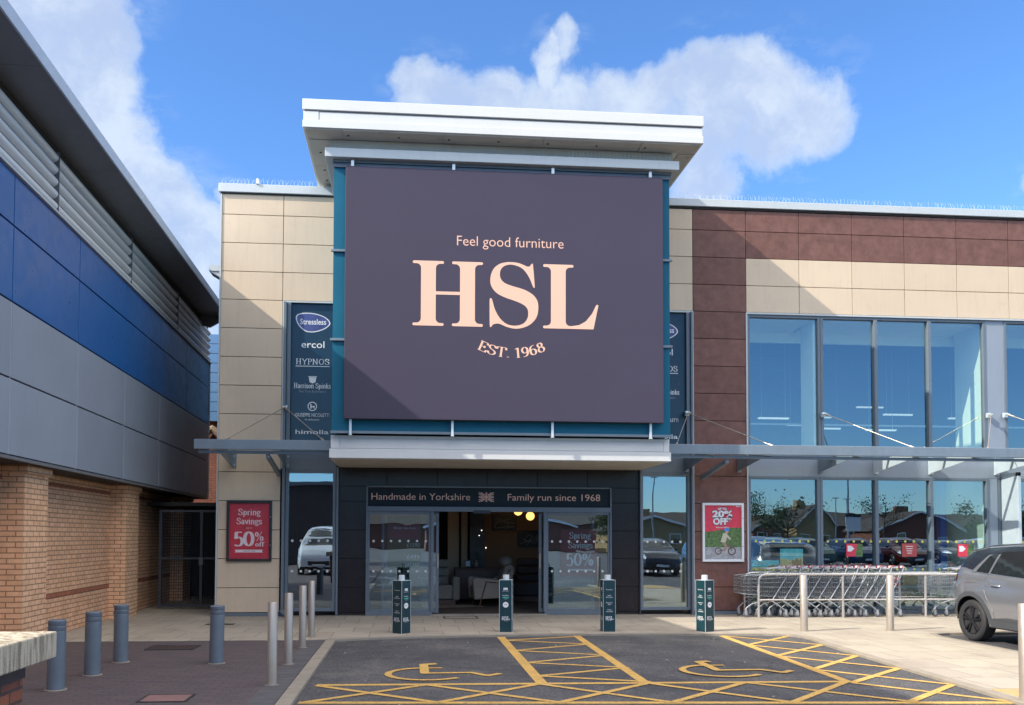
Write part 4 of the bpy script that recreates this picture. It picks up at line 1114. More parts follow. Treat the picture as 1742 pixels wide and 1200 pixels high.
win_poster(11.17, 11.52, .90, 1.06, 'small blue leaflet box low in the window above the second trolley group', mat('leaflet_blue', (.04, .25, .55), .5, var=.2), 2, y=.13)
# posters behind the entrance side screens
T, yy = win_poster(-.40, .27, .95, 2.0 - .0, 'faint green and red offer poster inside the left entrance screen', mat('poster_olive', (.10, .12, .05), .5, var=.2), 0, y=.14)
MB().poly([(-.36, 1.55), (.24, 1.55), (.24, 1.85), (-.36, 1.85)], P=lambda a, b: (a, yy, b)).build('red_print', mat('dim_red', (.30, .07, .09), .5, var=.1), T)
t_ = MB()
text(t_, 'Winter Sale Event', -.06, 1.74, .05, .46, y=yy - .001, align='c'); text(t_, '£1390', .12, 1.38, .08, .26, y=yy - .001, align='c'); text(t_, '£499', .12, 1.14, .08, .26, y=yy - .001, align='c'); text(t_, '£1350', .12, .985, .07, .24, y=yy - .001, align='c'); t_.build('lettering', WHT, T)
T, yy = win_poster(3.15, 3.95, .78, 1.75, 'deep red Spring Savings 50% off poster inside the right entrance screen', mat('deep_red', (.22, .03, .04), .5, var=.1), 0, y=.14)
t_ = MB(); serif(t_, 'Spring', 3.56, 1.56, .13, .46, y=yy, align='c'); serif(t_, 'Savings', 3.57, 1.36, .13, .52, y=yy, align='c'); serif(t_, '50%', 3.56, 1.0, .26, .58, y=yy, align='c'); t_.box(3.3, 3.82, yy - .001, yy, .90, .93)
t_.build('lettering', WHT, T)

# =================================================================== FURNITURE IN THE SHOWROOM
FABC = mat('beige_fabric', (.36, .29, .22), .9, var=.08, vscale=14, bump=.2, bscale=200)
FABD = mat('brown_leather', (.075, .050, .040), .6, var=.12, vscale=8)
WOOD = mat('walnut_wood', (.16, .075, .04), .5, var=.3, vscale=5)
def armchair_side(loc, rz, label):
    T = thing('armchair', label, 'armchair', loc, rz)
    o = (0, 0, 0)
    # faces -X, seen from its side
    for s in (-1, 1):
        pr = [(-.46, .16), (.36, .20), (.42, .62), (.46, .80), (.38, .86), (.30, .70), (.10, .60), (-.46, .66), (-.50, .60)]
        q = MB().prism(pr, s * .30 - .07, s * .30 + .07, 'y'); q.build('arm', FABC, T, o, bevel=.03, seg=3, smooth=False)
    MB().box(-.46, .32, -.24, .24, .18, .46).build('seat', FABC, T, o, bevel=.05, seg=3)
    MB().prism([(.10, .44), (.30, .44), (.52, .86), (.40, .95), (.28, .90)], -.23, .23, 'y').build('backrest', FABC, T, o, bevel=.05, seg=3)
    MB().sphere((.34, 0, 1.0), .15, 16, 10, (1.0, 1.5, .85)).build('head_cushion', FABC, T, o, smooth=True)
    for s in (-1, 1):
        MB().tube([(-.36, s * .40, .0), (-.20, s * .39, .56), (.30, s * .39, .52), (.42, s * .40, .0)], .014, 6).build('leg_frame', WOOD, T, o)
    return T
armchair_side((1.92, 2.3, .02), 0.12, 'beige fabric armchair turned left in the middle of the open doorway')
def armchair_front(loc, rz, label, fm, name='armchair', w_=.38):
    T = thing(name, label, 'armchair', loc, rz); o = (0, 0, 0)
    MB().box(-w_ + .09, w_ - .09, -.40, .25, .12, .46).build('seat', fm, T, o, bevel=.05, seg=3)
    for k in range(3): MB().box(-w_ + .1, w_ - .1, .05 + .03 * k, .28 + .03 * k, .44 + k * .20, .635 + k * .20).build('back_cushion', fm, T, o, bevel=.05, seg=3)
    for s in (-1, 1): MB().box(s * w_ - .09, s * w_ + .09, -.40, .32, .10, .64).build('arm', fm, T, o, bevel=.05, seg=3)
    MB().box(-w_ + .02, w_ - .02, -.38, .30, .0, .11).build('base', WOOD, T, o)
    return T
armchair_front((.72, 2.9, .02), .1, 'beige high back armchair beside the left door leaf', FABC)
armchair_front((3.0, 4.0, .02), -.25, 'dark brown recliner chair against the far picture wall', FABD, 'recliner', .42)
SB = thing('sideboard', 'low walnut sideboard behind the beige armchair', 'sideboard', (1.7, 3.6, .02))
MB().box(1.15, 2.3, 3.5, 3.95, .08, .80).build('body', WOOD, SB, bevel=.01)
MB().box(1.13, 2.32, 3.48, 3.97, .80, .83).build('top', WOOD, SB, bevel=.005)
for x in (1.2, 2.25): MB().box(x, x + .04, 3.52, 3.93, 0, .08).build('leg', BLACKP, SB)
PFR = thing('photo_frame', 'little framed card on the walnut sideboard', 'photo frame', (1.5, 3.7, .85))
MB().box(1.40, 1.55, 3.70, 3.72, .85, 1.02).build('frame', BLACKP, PFR); MB().box(1.42, 1.53, 3.694, 3.70, .87, 1.0).build('card', WHT, PFR)
VS = thing('vase', 'small pale vase with dark sprigs on the sideboard', 'vase', (1.68, 3.7, .85))
MB().lathe([(.03, 0), (.05, .05), (.05, .10), (.02, .15), (.03, .17)], (1.68, 3.7, .85), 14).build('body', FABC, VS, smooth=True)
q = MB()
for k in range(26):
    a_ = random.uniform(0, 2 * PI); r_ = random.uniform(.02, .14); hz = random.uniform(.95, 1.2)
    p = Vector((1.68 + r_ * math.cos(a_), 3.7 + r_ * math.sin(a_), hz)); q.add([p, p + Vector((.03, 0, .02)), p + Vector((.02, .01, .05))], [(0, 1, 2)])
q.build('sprigs', mat('dark_leaf', (.02, .035, .015), .7), VS)
BALL = emis('lamp_globe', (1.0, .55, .16), .9)
for (x, z, lb) in ((2.70, 2.22, 'higher glowing amber ball pendant lamp in the doorway'), (3.0, 2.10, 'lower glowing amber ball pendant lamp by the right door leaf')):
    P_ = thing('pendant_lamp', lb, 'pendant lamp', (x, 3.6, z - .1), group='amber pendant lamps')
    MB().sphere((x, 3.6, z), .105, 18, 12).build('globe', BALL, P_, smooth=True); MB().tube([(x, 3.6, z + .1), (x, 3.6, 2.9)], .005, 5).build('cord', BLACKP, P_)
for (x0, x1, z0_, z1_, lb) in ((2.22, 2.86, 1.75, 2.17, 'plain dark canvas, hung higher on the showroom wall'), (2.88, 3.55, 1.32, 1.76, 'dark abstract canvas with pale strokes, hung lower on the showroom wall')):
    P_ = thing('wall_picture', lb, 'picture', ((x0 + x1) / 2, 5.17, z0_)); MB().box(x0, x1, 5.15, 5.19, z0_, z1_).build('canvas', BLACKP, P_)
    q = MB()
    for k in range(5): nib_stroke(q, catmull([(x0 + .05 + random.random() * (x1 - x0 - .1), z0_ + .05 + random.random() * .3) for _ in range(3)], 5), .008, .005, lambda a, b: (a, 5.147 - k * .0005, b))
    q.build('strokes', GREYT, P_)
RG_ = thing('rug', 'pale floor rug just inside the left of the doorway', 'rug', (1.0, 1.9, .02)); MB().poly([(.4, 1.5), (1.8, 1.9), (1.5, 2.5), (.3, 2.3)], P=lambda a, b: (a, b, .026)).build('pile', mat('rug_pale', (.30, .25, .2), .95), RG_)

# =================================================================== WAREHOUSE (left)
TH = 0.0237
WB = thing('warehouse', 'blue and grey clad warehouse on buff brick piers under an overhanging roof', 'building', (0, -18, 0), TH)
WO = (0, 0, 0)       # local frame: x = sideways from the camera line, y = distance along the building
WB.location = Vector((0, -18, 0)) + Matrix.Rotation(TH, 3, 'Z') @ Vector((-5.2, 17.0, 0))
WO = (-5.2, 17.0, 0)
y0_, y1_ = 5.3, 24.35
JY = [5.3, 6.9, 9.35, 11.75, 14.19, 16.66, 19.15, 21.6, 24.3]
RZ = [2.606, 3.582, 4.558, 5.534, 6.20]
ca = MB(); cbm = MB(); g = .011
for a, b in zip(JY[:-1], JY[1:]):
    for k in range(4):
        (ca if k < 2 else cbm).box(-4.80, -4.74, a + g, b - g, RZ[k] + g, RZ[k + 1] - g)
ca.build('grey_cladding', CLADG, WB, WO, bevel=.004); cbm.build('blue_cladding', CLADB, WB, WO, bevel=.004)
jm = MB()
for yv in JY[1:-1]: jm.box(-4.782, -4.745, yv - .006, yv + .006, 2.61, 4.55)
jm.build('joint_strip', CORN, WB, WO)
MB().box(-9.0, -4.80, y0_, y1_, 2.606, 7.24).box(-9, -4.79, y0_, y1_, 2.56, 2.606).build('upper_wall', DARKJ, WB, WO)
MB().box(-5.24, -4.745, y0_, y1_, 2.562, 2.604).build('drip_flashing', EAVE, WB, WO)
MB().box(-4.76, -4.72, y1_ - .05, y1_, 2.6, 6.2).build('end_trim', CORN, WB, WO)
lv = MB(); nL = 5; hL = (7.12 - 6.24) / nL
for k in range(nL):
    zc = 6.24 + hL * (k + .5)
    prof = [(-4.86 + .13 * math.cos(a), zc + hL * .47 * math.sin(a)) for a in [R(-90 + 22.5 * j) for j in range(9)]]
    pts = [(-4.9, zc - hL * .47)] + prof + [(-4.9, zc + hL * .47)]
    m_ = len(pts); vs_ = [(p[0], y0_, p[1]) for p in pts] + [(p[0], y1_ + .02, p[1]) for p in pts]
    lv.add(vs_, [(i, i + m_, (i + 1) % m_ + m_, (i + 1) % m_) for i in range(m_)] + [tuple(range(m_, 2 * m_))])
lv.build('louvre_band', LOUV, WB, WO, smooth=True)
lj = MB()
for yv in (9.5, 13.2, 16.9, 20.6): lj.box(-4.90, -4.722, yv, yv + .018, 6.24, 7.12)
lj.build('louvre_joint', EAVE, WB, WO)
MB().box(-4.9, -4.70, y0_, y1_, 6.20, 6.235).build('sill_flashing', CORN, WB, WO)
RO = MB().prism([(-9.4, 7.26), (-4.15, 7.26), (-4.15, 7.38), (-9.4, 7.95)], y0_ - .5, 23.25, 'y').build('roof', EAVEF, WB, WO)
so_ = MB(); yy = y0_ - .5
while yy < 23.2:
    e = min(yy + 3.1, 23.25); so_.box(-4.80, -4.155, yy + .004, e - .004, 7.235, 7.26); yy += 3.1
so_.build('eave_soffit', EAVE, RO, WO)
MB().box(-4.155, -4.125, y0_ - .5, 23.26, 7.225, 7.40).build('eave_fascia', EAVEF, RO, WO, bevel=.004)
MB().prism([(-4.80, 7.26), (-4.80, 7.0), (-4.55, 6.95), (-4.13, 7.2), (-4.13, 7.26)], 23.25, 23.35, 'y').build('eave_end', EAVE, RO, WO)
# ground floor brickwork
MB().box(-9, -5.25, y0_, y1_, 0, 2.56).build('brick_wall', BUFF, WB, WO)
PIERS = ((7.97, 8.83), (12.80, 13.66), (17.63, 18.49), (22.46, 23.32))
for (a, b) in PIERS:
    P_ = MB().box(-5.249, -4.95, a, b, 0, 2.45).build('pier', BUFFB, WB, WO)
    MB().box(-5.249, -4.90, a - .03, b + .03, 2.452, 2.56).build('corbel', BUFFB, P_, WO)
rb = MB()
for a, b in ((y0_, 7.97), (8.83, 12.80), (13.66, 17.63), (18.49, 22.46), (23.32, y1_)):
    rb.box(-5.2495, -5.244, a, b, .60, .675); rb.box(-5.2495, -5.244, a, b, 2.36, 2.435)
rb.build('red_brick_band', REDBAND, WB, WO)

# rear building seen through the gap
RB = thing('rear_building', 'red brick rear building with a blue ribbed upper band seen through the gap', 'building', (-5.8, 9.2, 0))
MB().box(-9.5, -4.3, 9.0, 12, 0, 5.0).build('brick_wall', REDB, RB)
q = MB()
for k in range(9): q.box(-9.5, -4.3, 8.86, 9.1, 5.0 + k * .29, 5.0 + k * .29 + .275)
q.box(-9.5, -4.3, 8.95, 11.9, 5.0, 7.6)
q.build('ribbed_cladding', mat('faded_blue', (.10, .22, .40), .45, var=.1), RB)
MB().tube([(-5.45, 8.85, 4.5), (-5.8, 8.85, 4.75), (-6.1, 8.8, 4.6)], .13, 10).build('duct', mat('duct_tan', (.25, .18, .12), .6), RB)
MB().box(-4.02, -3.80, .1, .5, 6.93, 7.05).prism([(-4.02, 6.93), (-3.8, 6.8), (-3.8, 6.93)], .12, .48, 'y').build('gutter_outlet', CORN, ST)

MB().box(-5.72, -3.77, 2.1, 8.8, 2.25, 2.33).build('alley_shade_cover', DARKJ, ST)  # cover added to darken the alley behind the gate
MB().box(-6.2, -3.77, 6.0, 6.1, .0, 2.25).build('alley_dark_panel', DARKJ, ST)  # dark sheet added to stand for the deep shade down the alley

# gate
GT = thing('security_gate', 'dark grey steel mesh gate closing the alley between the two buildings', 'gate', (-4.7, 1.9, 0))
gf = MB()
for x in (-5.36, -4.49, -3.98): gf.box(x - .03, x + .03, 1.87, 1.93, .04, 2.16)
for z in (.07, 1.10, 2.13): gf.box(-5.36, -3.98, 1.875, 1.925, z - .025, z + .025)
gf.build('frame', mat('gate_grey', (.05, .055, .065), .6), GT)
gm = MB(); x = -5.32
while x < -4.0: gm.box(x - .003, x + .003, 1.897, 1.903, .09, 2.11); x += .05
z = .12
while z < 2.1: gm.box(-5.33, -4.0, 1.904, 1.908, z - .002, z + .002); z += .05
gm.build('mesh_infill', mat('gate_mesh', (.035, .04, .05), .6), GT)
MB().box(-4.53, -4.44, 1.84, 1.87, .95, 1.12).build('lock_box', mat('gate_lock', (.12, .12, .13), .5), GT)

# foreground wall
NW = thing('garden_wall', 'low red brick wall with weathered stone coping', 'wall', (-2.4, -14.5, 0))
MB().box(-2.62, -2.14, -16.0, -12.80, -.05, .80).build('brick_body', REDB, NW)
MB().box(-2.63, -2.13, -16.0, -12.79, .801, .895).build('blue_brick_course', mat('engineering_brick', (.055, .04, .045), .5, var=.5, vscale=7, bump=.2), NW)
cp = MB(); yv = -12.66
while yv > -15.5: cp.box(-2.75, -2.01, yv - .9, yv - .004, .896, 1.045); yv -= .905
cp.build('coping', STONE, NW, bevel=.008, seg=2)

# =================================================================== BOLLARDS
def lathe_thing(name, label, cat, prof_parts, loc, group):
    T = thing(name, label, cat, loc, 0, group)
    for nm, prof, m in prof_parts: MB().lathe(prof, (0, 0, 0), 28).build(nm, m, T, (0, 0, 0), smooth=True)
    return T
gb = lathe_thing('bollard', 'grey painted bollard nearest the camera, partly behind the stone coping', 'bollard',
                 [('post', [(.088, -.02), (.088, .60), (.084, .605), (.088, .612), (.088, .655), (.084, .66), (.088, .667), (.088, .712), (.078, .72)], GBOL), ('collar', [(.11, -.02), (.11, .004), (.09, .006)], KERB)],
                 (-3.62, -8.40, 0), 'grey painted bollards on the block paving')
copy_tree(gb, (-3.59, -7.42, 0), .3, 'second grey bollard from the front in the row of three beside the brick piers')
copy_tree(gb, (-3.60, -6.37, 0), .8, 'farthest grey bollard in the row of three beside the brick piers')
copy_tree(gb, (-2.38, -6.55, 0), 1.4, 'single grey bollard standing alone below the red savings poster')
sbp = [('post', [(.052, -.02), (.052, .875), (.046, .885)], STAIN), ('collar', [(.075, -.02), (.075, .004), (.053, .005)], KERB)]
s0 = lathe_thing('steel_bollard', 'nearest slim steel post in the row of four left of the bay', 'bollard', sbp, (-1.44, -8.25, 0), 'slim steel posts')
copy_tree(s0, (-1.47, -6.71, 0), 1, 'second slim steel post from the front in the row left of the bay')
copy_tree(s0, (-1.49, -5.06, 0), 2, 'third slim steel post from the front in the row left of the bay')
copy_tree(s0, (-1.51, -3.66, 0), 3, 'farthest slim steel post, at the pavement edge below the left side window')
tallp = [('post', [(.062, -.02), (.062, .945), (.055, .955)], STAIN), ('collar', [(.085, -.02), (.085, .004), (.063, .005)], KERB)]
t0 = lathe_thing('steel_bollard', 'tall steel post in front of the middle of the trolley row', 'bollard', tallp, (6.77, -3.28, 0), 'tall steel posts')
copy_tree(t0, (8.31, -3.27, 0), 1, 'tall steel post in front of the right end of the trolley row')
t2 = copy_tree(t0, (6.07, -9.70, 0), 2, 'scuffed steel post standing on yellow tactile paving')

def wrapped(loc, rz, label):
    T = thing('wrapped_bollard', label, 'bollard', loc, rz, 'teal sign-wrapped bollards along the kerb'); o = (0, 0, 0)
    h = .105
    MB().box(-h, h, -h, h, .0, .865).build('sleeve', WRAP, T, o)
    e = MB()
    for sx in (-1, 1):
        for sy in (-1, 1): e.box(sx * h - .003, sx * h + .003, sy * h - .003, sy * h + .003, .002, .868)
    e.box(-h - .002, h + .002, -h - .002, h + .002, .866, .872)
    e.build('edge_trim', CORN, T, o)
    MB().lathe([(.052, .80), (.052, .945), (.047, .955)], (0, 0, 0), 20).build('post_cap', CORN, T, o, smooth=True)
    t = MB(); gr = MB(); blk = MB()
    for k in range(4):
        ca, sa = math.cos(k * PI / 2), math.sin(k * PI / 2)
        def P_(a, b, off=.0015): return (a * ca + (h + off) * sa, a * sa - (h + off) * ca, b)
        serif_ = MB()
        serif(serif_, 'HSL', 0, .20, .06, .135, y=0, align='c', a=.085, b=.035)
        t.add([P_(v[0], v[2], .0015 - v[1]) for v in serif_.v], serif_.f)
        text(t, 'EST. 1968', 0, .182, .010, .06, align='c', P=P_)
        if k % 2 == 0:
            text(t, 'Furniture', 0, .70, .020, .11, align='c', P=P_)
            text(t, 'Sofas', 0, .60, .020, .06, align='c', P=P_); text(t, 'Recliners', 0, .572, .020, .11, align='c', P=P_)
            text(t, 'Furniture', 0, .48, .020, .11, align='c', P=P_); text(t, 'Sale', 0, .452, .020, .05, align='c', P=P_)
            text(t, 'Chairs', 0, .36, .020, .07, align='c', P=P_); text(t, 'Adjustable', 0, .332, .020, .12, align='c', P=P_)
        else:
            for j in range(3): t.add([P_(-.035 + j * .024, .71), P_(-.015 + j * .024, .71), P_(-.015 + j * .024, .74), P_(-.035 + j * .024, .74)], [(0, 1, 2, 3)])
            t.add([P_(-.04, .70), P_(.04, .70), P_(.04, .708), P_(-.04, .708)], [(0, 1, 2, 3)])
            text(t, 'Made in Yorkshire', 0, .675, .012, .10, align='c', P=P_)
            text(t, 'Excellent', 0, .60, .022, .10, align='c', P=P_)
            gr.add([P_(-.05, .565), P_(.05, .565), P_(.05, .582), P_(-.05, .582)], [(0, 1, 2, 3)])
            text(t, 'reviews', 0, .545, .011, .05, align='c', P=P_)
            t.poly([(.048 * math.cos(R(q * 18)), .455 + .048 * math.sin(R(q * 18))) for q in range(20)], P=P_)
            text(blk, 'TOP', 0, .447, .018, .05, align='c', bold=.01, P=lambda a, b: P_(a, b, .003))
    t.build('lettering', WHT, T, o); gr.build('green_stripe', mat('mint_print', (.05, .45, .32), .5, var=0), T, o); blk.build('badge_text', DARKJ, T, o)
    return T
wb0 = wrapped((-.09, -3.20, 0), R(-44), 'teal sign-wrapped bollard in front of the left entrance screen')
copy_tree(wb0, (1.67, -3.06, 0), R(-101), 'teal sign-wrapped bollard in the middle of the open doorway')
copy_tree(wb0, (3.40, -3.10, 0), R(2), 'teal sign-wrapped bollard in front of the right entrance screen')
copy_tree(wb0, (5.06, -3.20, 0), R(-62), 'teal sign-wrapped bollard with one sunlit face below the white framed poster')

for o_ in [o for o in bpy.data.objects if o.parent is None and o.name.split('.')[0] in ('bollard', 'steel_bollard', 'wrapped_bollard')]:
    o_.rotation_euler[0] = R(random.uniform(-.5, .5)); o_.rotation_euler[1] = R(random.uniform(-.5, .5))

# =================================================================== TROLLEY RAILS AND TROLLEYS
def rail(name, y, label, xs):
    T = thing(name, label, 'rail', (8.6, y, 0), group='steel trolley rails')
    x0, x1, zt, r_ = 6.95, 12.2, .865, .024
    path = [(x0, y, 0), (x0, y, zt - .14)] + [(x0 + .14 - .14 * math.cos(R(a)), y, zt - .14 + .14 * math.sin(R(a))) for a in (20, 40, 60, 90)] + [(x1, y, zt)]
    MB().tube(path, r_, 12).build('top_rail', RAILM, T, smooth=True)
    MB().tube([(x0, y, .36), (x1, y, .36)], .017, 10).build('lower_rail', RAILM, T, smooth=True)
    for x in xs: MB().tube([(x, y, 0), (x, y, zt - .02)], r_, 12).build('post', RAILM, T, smooth=True)
    return T
rail('trolley_rail', -.86, 'polished steel rail in front of the nested trolleys', (8.69, 10.42, 12.1))
rail('trolley_rail', -.12, 'polished steel rail between the trolleys and the shop window', (8.6, 10.30, 12.1))

def make_trolley(label):
    """nose towards -X at u=0, handle at u=1"""
    T = thing('shopping_trolley', label, 'trolley', (0, 0, 0), 0, 'shopping trolleys nested in a row'); o = (0, 0, 0)
    def hw(u): return .20 + .08 * u           # half width
    top = lambda u: .82 + .10 * u
    bot = lambda u: .47 - .09 * u
    bk = MB(); r_ = .0036
    def bar(p, q, r=r_, n=4): bk.tube([p, q], r, n, False)
    for s in (-1, 1):
        for f in (0, .2, .4, .6, .8, 1.0):
            a = (0, s * hw(0), bot(0) + f * (top(0) - bot(0))); b = (.9, s * hw(.9), bot(.9) + f * (top(.9) - bot(.9)))
            bar(a, b, .0055 if f in (0, 1.0) else (.0042 if f in (.4,) else r_))
        for k in range(25):
            u = .9 * k / 24; bar((u, s * hw(u), bot(u)), (u + .004, s * hw(u), top(u)), r_ if k % 6 else .0055)
    for k in range(9):
        v = -1 + 2 * k / 8; bar((0, v * hw(0), bot(0)), (0, v * hw(0), top(0))); bar((0, v * hw(0), bot(0)), (.9, v * hw(.9), bot(.9)))
        bar((.9, v * hw(.9), top(.9)), (.72, v * hw(.8), bot(.9) + .02))
    for f in (.0, .25, .5, .75, 1): bar((0, -hw(0), bot(0) + f * (top(0) - bot(0))), (0, hw(0), bot(0) + f * (top(0) - bot(0))), .0045)
    for f in (0, .33, .66, 1): bar((.72 + .18 * f, -hw(.8), bot(.9) + .02 + f * (top(.9) - bot(.9) - .02)), (.72 + .18 * f, hw(.8), bot(.9) + .02 + f * (top(.9) - bot(.9) - .02)))
    for k in range(7): u = .9 * k / 6; bar((u, -hw(u), bot(u)), (u, hw(u), bot(u)))
    bk.build('basket', CHROME, T, o)
    fr = MB()
    for s in (-1, 1):
        fr.tube([(.98, s * .27, 1.0), (.90, s * .28, .80), (.62, s * .275, .36)], .011, 6)
        fr.tube([(.62, s * .27, .36), (.40, s * .24, .33), (.20, s * .21, .26), (.11, s * .20, .19), (.08, s * .20, .14)], .012, 6)
        fr.tube([(.52, s * .265, .37), (.70, s * .275, .27), (.86, s * .28, .15)], .013, 6)
    fr.tube([(.62, -.275, .36), (.62, .275, .36)], .011, 6); fr.tube([(.30, -.22, .30), (.30, .22, .30)], .009, 6)
    fr.build('frame', CASTOR, T, o, smooth=True)
    for (u, s) in ((.08, -1), (.08, 1), (.87, -1), (.87, 1)):
        yv = s * (.20 if u < .5 else .28)
        W = MB().lathe([(.035, -.014), (.056, -.014), (.060, -.008), (.060, .008), (.056, .014), (.035, .014)], (u + .02, yv, .060), 16, 'y').build('castor_wheel', RUB, T, o, smooth=True)
        MB().box(u - .012, u + .035, yv - .024, yv - .016, .055, .155).box(u - .012, u + .035, yv + .016, yv + .024, .055, .155).box(u - .012, u + .035, yv - .024, yv + .024, .145, .158).lathe([(.024, -.018), (.024, .018)], (u + .02, yv, .06), 10, 'y').build('fork', CASTOR, W, o)
    MB().tube([(.99, -.30, 1.0), (.99, .30, 1.0)], .015, 10).build('handle', CASTOR, T, o, smooth=True)
    MB().tube([(.992, -.24, 1.002), (.992, -.04, 1.002)], .025, 10).build('hand_grip', REDP, T, o, smooth=True)
    MB().tube([(.992, .04, 1.002), (.992, .24, 1.002)], .025, 10).build('hand_grip', REDP, T, o, smooth=True)
    MB().box(.93, .99, -.075, .075, .985, 1.02).box(.95, 1.02, .16, .22, .98, 1.015).box(.955, 1.005, -.23, -.17, .985, 1.03).build('coin_lock', mat('lock_grey', (.62, .62, .63), .4), T, o, bevel=.006)
    MB().prism([(.55, .955), (.90, .985), (.92, 1.0), (.55, .97)], -.19, .19, 'y').build('child_seat_flap', mat('flap_grey', (.55, .55, .57), .45), T, o)
    return T
ords = ['first', 'second', 'third', 'fourth', 'fifth', 'sixth', 'seventh', 'eighth', 'ninth', 'tenth', 'eleventh']
tr0 = make_trolley('first wire trolley of the nested row, its nose beside the brown wall')
tr0.location = (6.66, -.49, 0)
for i in range(1, 11):
    lb = ords[i] + ' wire trolley from the left in the nested row under the shop window'
    if i == 10: lb = 'last wire trolley of the nested row, with a red plate on its back'
    tt = copy_tree(tr0, (6.66 + i * .238, -.49 + random.uniform(-.015, .015), 0), random.uniform(-.01, .01), lb)
lp = MB().box(.86, .885, -.24, -.02, .62, .80).build('red_plate', REDP, tt, (0, 0, 0), bevel=.006)
MB().box(.8585, .860, -.20, -.06, .66, .68).box(.8585, .860, -.20, -.06, .72, .74).build('plate_print', WHT, lp, (0, 0, 0))
t3 = copy_tree(tr0, (10.60, -.52, 0), 0.03, 'separate wire trolley whose nose shows behind the rear of the grey car', 'loose shopping trolleys')
t4 = copy_tree(tr0, (10.86, -.50, 0), 0.02, 'trolley pushed into the loose trolley behind the grey car', 'loose shopping trolleys')

# =================================================================== CARS
def lerp(a, b, t): return a + (b - a) * t
def pw(tbl, x):
    if x <= tbl[0][0]: return tbl[0][1]
    for (x0, y0), (x1, y1) in zip(tbl[:-1], tbl[1:]):
        if x <= x1:
            t = (x - x0) / (x1 - x0); t = t * t * (3 - 2 * t) * .5 + t * .5
            return lerp(y0, y1, t)
    return tbl[-1][1]
TYRE = mat('tyre_rubber', (.022, .022, .024), .75, var=.15, vscale=20, bump=.2)
RIMB = mat('black_alloy', (.025, .026, .03), .25, .5, var=.1)
RIMS = mat('silver_alloy', (.5, .5, .52), .3, .8, var=.05)
CGLASS = mat('car_glass', (.012, .016, .018), .04, var=.0, spec=.9)
CHR = mat('chrome_trim', (.7, .7, .72), .12, 1.0, var=0)
TAIL = mat('tail_lamp', (.11, .006, .010), .12, var=0, spec=.8)
HEADL = mat('head_lamp', (.65, .68, .72), .1, .3, var=0, spec=.9)
PLAST = mat('grey_cladding_plastic', (.055, .06, .068), .55, var=.06)

class CarShape:
    """local frame: y = 0 rear bumper .. L front, x half width, z up (side faces -x and +x)"""
    def __init__(s, L_=4.45, W=.92, top=None, belt=None, wr=(.67, 3.34), wrad=.335, sill=.27):
        s.L = L_; s.W = W; s.wr = wr; s.rad = wrad; s.sill = sill
        s.top = top or [(0, .84), (.05, .98), (.18, 1.20), (.42, 1.50), (.75, 1.585), (1.6, 1.63), (2.4, 1.60), (2.85, 1.48), (3.25, 1.20), (3.42, 1.08), (3.9, 1.02), (4.25, .93), (4.40, .74), (4.45, .62)]
        s.belt = belt or [(0, .98), (.3, 1.10), (.75, 1.08), (2.4, 1.0), (3.4, .98), (4.45, .70)]
    def zb(s, y, arch=.40):
        z = s.sill + (.10 if y < .12 else 0) + (.08 if y > s.L - .15 else 0)
        for wy in s.wr:
            d = abs(y - wy)
            if d < arch: z = max(z, s.rad + math.sqrt(arch * arch - d * d))
        return z
    def x(s, y, z):
        """half width at (y,z)"""
        e = 1.0
        if y < .45: e -= .19 * ((.45 - y) / .45) ** 2.0
        if y > s.L - .7: e -= .22 * ((y - s.L + .7) / .7) ** 2.0
        b = pw(s.belt, y); w_ = s.W
        if z < b:
            t = (b - z) / (b - .2)
            x = w_ * (0.965 + .035 * math.sin(min(1, t * 1.25) * PI)) - .045 * max(0, t - .75) * 4 * .5
            x -= .018 * math.exp(-((z - (b - .10)) / .03) ** 2)
        else:
            t = (z - b) / .62
            x = w_ * .958 - .02 * min(1, t * 12) - .215 * t - .10 * t * t
        return x * e

